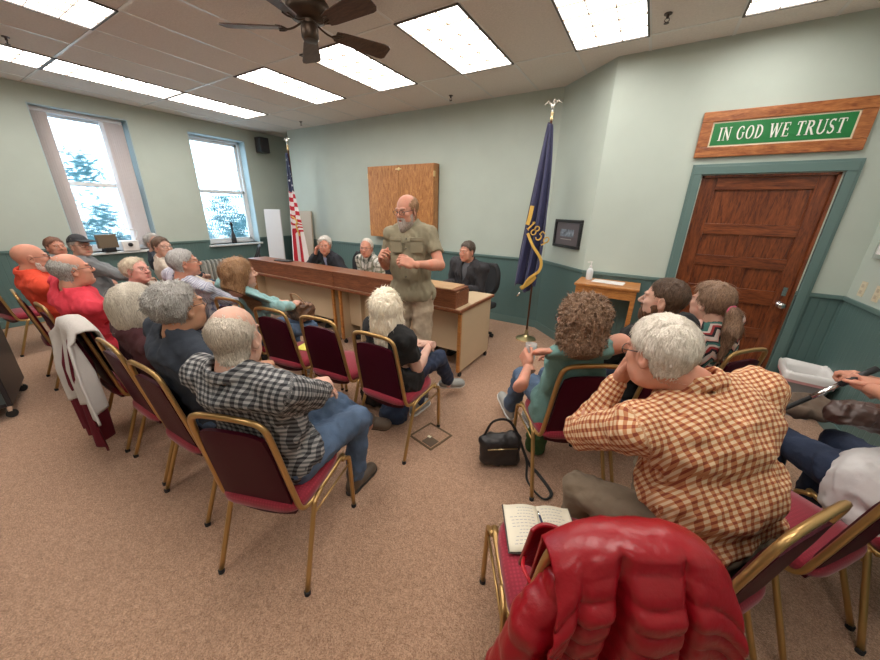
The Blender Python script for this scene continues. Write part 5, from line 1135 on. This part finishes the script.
    o=fin('yellow_paper',bx(-.10,.10,-.13,.13,0,.004),K('yellow',(.80,.72,.12),.6),loc=(4.0,-2.16,.482),rot=(0,0,.35)); tag(o,'yellow paper pad lying on an empty seat beside the long haired woman','paper')
    # cane + hat/coat
    a=Vector((7.385,-1.715,.955)); b=Vector((6.97,-1.84,.53)); t=thing('walking_cane','black and silver walking cane held by the person at the right edge','cane',a); d=b-a
    for nm,q0,q1,m,r in (('grip',-.14,.10,M['black'],.014),('silver_shaft',.10,.30,M['chrome'],.012),('shaft',.30,1.35,M['black'],.011)):
        bm=bmesh.new(); tube(bm,[tuple(d*q0),tuple(d*q1)],r,10); fin(nm,bm,m,t,True)
    o=None; v=Vol((-.25,-.2,-.1),(.25,.2,.12),.008); v.rbox((0,0,0),(.15,.10,.03),.03); v.noise(.012,.14,5); V,Q=v.mesh(); o=npmesh('brown_hat_bag',V,Q,K('brown_felt',(.13,.09,.065),.9)); o.location=(7.36,-1.50,.675); o.rotation_euler=(.2,.1,.4); tag(o,'brown folded garment across the knees of the person with a cane','garment')
    v=Vol((-.12,-.1,-.12),(.14,.42,.12),.007); v.cap((0,0,0),(.02,.16,.005),.050,.062,k=.01); v.cap((.02,.16,.005),(.05,.36,-.01),.062,.055,k=.01); v.noise(.006,.05,5,(1,1.6,1),2); v.noise(.008,.12,6); V,Q=v.mesh()
    o=npmesh('brown_jacket_sleeve',V,Q,K('brown_gloss',(.06,.033,.028),.35,bump=.3,bscale=25)); o.location=(7.27,-2.0,.885); o.rotation_euler=(-.05,0,-1.25); tag(o,'dark brown glossy jacket sleeve over the arm of the white shirt at right','jacket')
    # glass in hand
    t=thing('drinking_glass','clear glass held by the curly haired woman in teal','glass',(5.93,-2.02,.785)); bm=bmesh.new(); lathe(bm,[(0,0),(.030,0),(.036,.11),(.033,.11),(.028,.008),(0,.008)],n=20); fin('tumbler',bm,K('clear_glass',(.8,.85,.86),.05,alpha=.45),t,2)
    # bag in lap of aqua woman
    t=thing('patterned_handbag','brown and tan strap bag on the lap of the aqua woman','handbag',(3.60,-1.96,.66)); v=Vol((-.2,-.18,-.12),(.2,.18,.2),.007); v.rbox((0,0,.03),(.12,.09,.085),.04); v.noise(.010,.10,4); V,Q=v.mesh(); npmesh('bag_body',V,Q,mat('patched_leather',(.16,.08,.045),.6,var=.7,vscale=22),t); bm=bmesh.new(); tube(bm,spline([(-.1,0,.10),(-.05,-.05,.2),(.05,-.05,.2),(.1,0,.10)],6),.012,6,flat=.5); fin('strap',bm,K('tan_strap',(.35,.20,.10),.6),t,True)
    # black cart at left
    t=thing('equipment_cart','black wheeled equipment cart cut off by the left edge','cart',(1.67,-3.81,0),R(-14)); fin('side_panel',bx(-.02,.62,.17,.20,.11,.80),K('cart_black',(.018,.019,.024),.35),t,bevel=.006); fin('far_panel',bx(-.02,.62,-.25,-.22,.11,.80),K('cart_black'),t,bevel=.006)
    fin('shelf',bx(-.02,.62,-.22,.17,.11,.14),K('cart_black'),t); fin('cart_top',bx(-.04,.64,-.27,.22,.80,.83),K('cart_black'),t,bevel=.006)
    for sx in (.02,.58):
        for sy in (-.22,.17):
            bm=bmesh.new(); tube(bm,[(sx-.011,sy,.033),(sx+.011,sy,.033)],.033,16); w_=fin('caster',bm,M['rubber'],t,2); fin('caster_fork',bx(sx-.02,sx+.02,sy-.012,sy+.012,.06,.11),M['chrome'],w_)
    # swivel chairs of the board
    def swivel(x,y,rz,lab):
        t=thing('swivel_chair',lab,'chair',(x,y,0),R(rz),'black swivel chairs'); bf=K('black_fabric')
        grid_obj('backrest',lambda u,v:((u-.5)*.44*(1-.35*abs(2*v-1)**3),-.27+.06*(2*u-1)**2-.03*v,.60+.40*v),16,16,bf,.06,t); fin('seat',bx(-.23,.23,-.23,.23,.42,.50),bf,t,bevel=.03)
        bm=bmesh.new(); tube(bm,[(0,0,.08),(0,0,.43)],.025,10); tube(bm,[(0,-.15,.42),(0,-.30,.5),(0,-.30,.7)],.015,8); fin('column',bm,M['black'],t,True); bm=bmesh.new()
        for k in range(5): a=2*PI*k/5; tube(bm,[(0,0,.09),(.27*math.cos(a),.27*math.sin(a),.06)],.018,8)
        fin('base',bm,M['black'],t,True)
        for k in range(5): a=2*PI*k/5; bm=bmesh.new(); tube(bm,[(.27*math.cos(a)-.02,.27*math.sin(a),.026),(.27*math.cos(a)+.02,.27*math.sin(a),.026)],.026,12); fin('caster',bm,M['rubber'],t,True)
    swivel(2.52,-.20,178,'black swivel chair behind the person with chin on hand'); swivel(3.22,-.24,176,'black swivel chair behind the person in the plaid shirt'); swivel(4.57,.02,172,'black swivel chair behind the person in the dark jacket')
    # flags
    def pole(nm,lab,x,y,tiltx=0):
        t=thing(nm,lab,'flag',(x,y,0)); bm=bmesh.new(); tube(bm,[(0,0,.03),(0,0,2.66)],.013,10); fin('pole',bm,K('pole_wood',(.10,.035,.015),.35),t,True)
        bm=bmesh.new(); lathe(bm,[(.135,0),(.135,.012),(.12,.022),(.06,.035),(.035,.05),(.022,.07),(.02,.13),(.016,.14)],n=28); fin('base',bm,M['brass'],t,2)
        bm=bmesh.new(); lathe(bm,[(.014,2.64),(.02,2.66),(.012,2.68),(.018,2.70),(.018,2.72)],n=14); fin('pole_ferrule',bm,M['brass'],t,2)
        v=Vol((-.12,-.05,2.68),(.12,.05,2.88),.004); v.ell((0,0,2.78),(.022,.02,.045),k=0); v.ell((.012,0,2.835),(.014,.013,.014),k=.01); v.cap((.02,0,2.835),(.035,0,2.828),.005,.003,k=.004)
        for s in (-1,1): v.cap((s*.01,0,2.79),(s*.055,0,2.825),.012,.010,k=.01); v.cap((s*.055,0,2.825),(s*.095,0,2.80),.010,.005,k=.01)
        v.cap((0,0,2.74),(0,0,2.71),.012,.018,k=.01); V,Q=v.mesh(); npmesh('eagle_finial',V,Q,K('finial_silver',(.70,.68,.62),.25,metal=.8),t)
        return t
    def cloth(z0,z1,w0,w1,depth,nf,lean,ph=0,xb=0):
        def f(u,v):
            z=z1-(z1-z0)*v; w=w0+(w1-w0)*v**.8; a=u*2*PI*nf+ph+2.0*v; 
            x=(u-xb)*w+lean*v+.012*math.sin(3*a); y=-.035+depth*(.25+.75*v)*math.sin(a)*.5-.02*u
            zz=z+.05*(math.sin(2*PI*u*1.3+ph)*v)-.10*u*(1-v)*.3
            return (x,y,zz)
        return f
    t=pole('state_flag','navy state flag with gold fringe and 1859 on a wooden pole by the corner',5.235,.36); nv=mat('navy_flag_cloth',(.022,.024,.085),.6,bump=.2,bscale=40,sheen=.3)
    base=cloth(.72,2.62,.05,.30,.10,2.5,-.10,0,.45); bow=lambda u,v:(lambda q:(q[0]+.07*math.sin(PI*min(1,v))*0+.055*math.sin(PI*v)*(u-.2),q[1],q[2]))(base(u,v))
    grid_obj('flag_cloth',bow,60,80,nv,.003,t)
    gold=mat('gold_fringe',(.65,.40,.08),.6,bump=.4,bscale=120)
    def strip(nm,pts,w,dy):
        S_=spline(pts,8); n=len(S_)-1
        def f(u,v):
            k=v*n; i=min(int(k),n-1); fr=k-i; p=[S_[i][j]+(S_[i+1][j]-S_[i][j])*fr for j in range(3)]; q=[S_[i+1][j]-S_[i][j] for j in range(3)]; L=math.hypot(q[0],q[2])+1e-6
            return (p[0]+(-q[2]/L)*(u-.5)*w,p[1]+dy,p[2]+(q[0]/L)*(u-.5)*w)
        return grid_obj(nm,f,4,40,gold,.004,t)
    strip('fringe',[(-.10,-.10,1.42),(-.02,-.11,1.28),(.10,-.11,1.12),(.10,-.11,.98),(-.02,-.11,.86),(-.09,-.10,.72)],.035,0); strip('fringe',[(-.12,-.09,.72),(-.02,-.10,.80),(.06,-.10,.90)],.05,0); strip('shield_edge',[(-.085,-.085,1.74),(-.10,-.09,1.60),(-.12,-.09,1.52)],.05,0)
    tb=text_mesh('1859',.125,lambda u,v,d:(u*math.cos(-.75)-v*math.sin(-.75),-d,u*math.sin(-.75)+v*math.cos(-.75)),.003); fin('lettering',tb,gold,t,loc=(.035,-.112,1.42))
    bm=bmesh.new(); tube(bm,[(-.13,-.06,.66),(-.17,-.06,.60)],.012,8); fin('tassel',bm,K('finial_silver'),t,True)
    t=pole('national_flag','red white and blue striped flag on a pole left of the desk',.52,.36)
    fm=mat('striped_flag_cloth',(.8,.8,.8),.65,bump=.15,bscale=40); s_=uvattr(fm); fr=mth(fm,'FRACT',s_.outputs[0]); st_=mixc(fm,mth(fm,'LESS_THAN',fr,.5),(.80,.74,.74),(.50,.012,.03))
    vo=nd(fm,'ShaderNodeTexVoronoi'); vo.inputs['Scale'].default_value=13; cm=nd(fm,'ShaderNodeTexCoord'); lk(fm,cm.outputs['Object'],vo.inputs['Vector']); star=mth(fm,'LESS_THAN',vo.outputs['Distance'],.22); nvy=mixc(fm,star,(.018,.022,.07),(.75,.75,.78))
    lk(fm,mixc(fm,mth(fm,'GREATER_THAN',s_.outputs[1],.5),st_,nvy),bs(fm).inputs['Base Color'])
    base2=cloth(.60,2.60,.06,.44,.13,1.7,.0,1.0,.40)
    def at2(u,v):
        if v<.32: return (0,1,0)
        if v<.60: return (v*13+u*.5,0,0)
        w=min(1,(v-.60)/.10); return ((1-w)*(v*13+u*.5)+w*(.6*13+u*3.6+.6*v),0,0)
    grid_obj('flag_cloth',base2,60,120,fm,.003,t,at2)
    bm=bmesh.new(); tube(bm,spline([(.02,-.11,1.50),(.12,-.12,1.46),(.16,-.11,1.40),(.13,-.12,1.34),(.19,-.11,1.15)],8),.014,6); fin('gold_cord',bm,gold,t,True)
props()
# ------------------------------------------------------------------ camera, light
cd=bpy.data.cameras.new('camera'); cam=bpy.data.objects.new('camera',cd); C.link(cam); bpy.context.scene.camera=cam
cd.sensor_width=36; cd.lens=328.303*36/880; cd.clip_start=.05; cd.clip_end=200
yaw,pitch,roll=-.541727,.347457,.0224299
cy,sy=math.cos(yaw),math.sin(yaw); fw=Vector((sy*math.cos(pitch),cy*math.cos(pitch),-math.sin(pitch))); r_=Vector((cy,-sy,0)); u_=r_.cross(fw)
r2=r_*math.cos(roll)+u_*math.sin(roll); u2=-r_*math.sin(roll)+u_*math.cos(roll)
mw=Matrix((( r2.x,u2.x,-fw.x,6.41679),(r2.y,u2.y,-fw.y,-3.93177),(r2.z,u2.z,-fw.z,1.65668),(0,0,0,1))); cam.matrix_world=mw
w=bpy.data.worlds.new('sky'); bpy.context.scene.world=w; w.use_nodes=True; b=w.node_tree.nodes['Background']; b.inputs[0].default_value=(.60,.82,1,1); b.inputs[1].default_value=5
vs=bpy.context.scene.view_settings; vs.view_transform='Standard'; vs.look='None'; vs.gamma=1; vs.exposure=0; vs.use_curve_mapping=False
bpy.context.scene.cycles.max_bounces=8
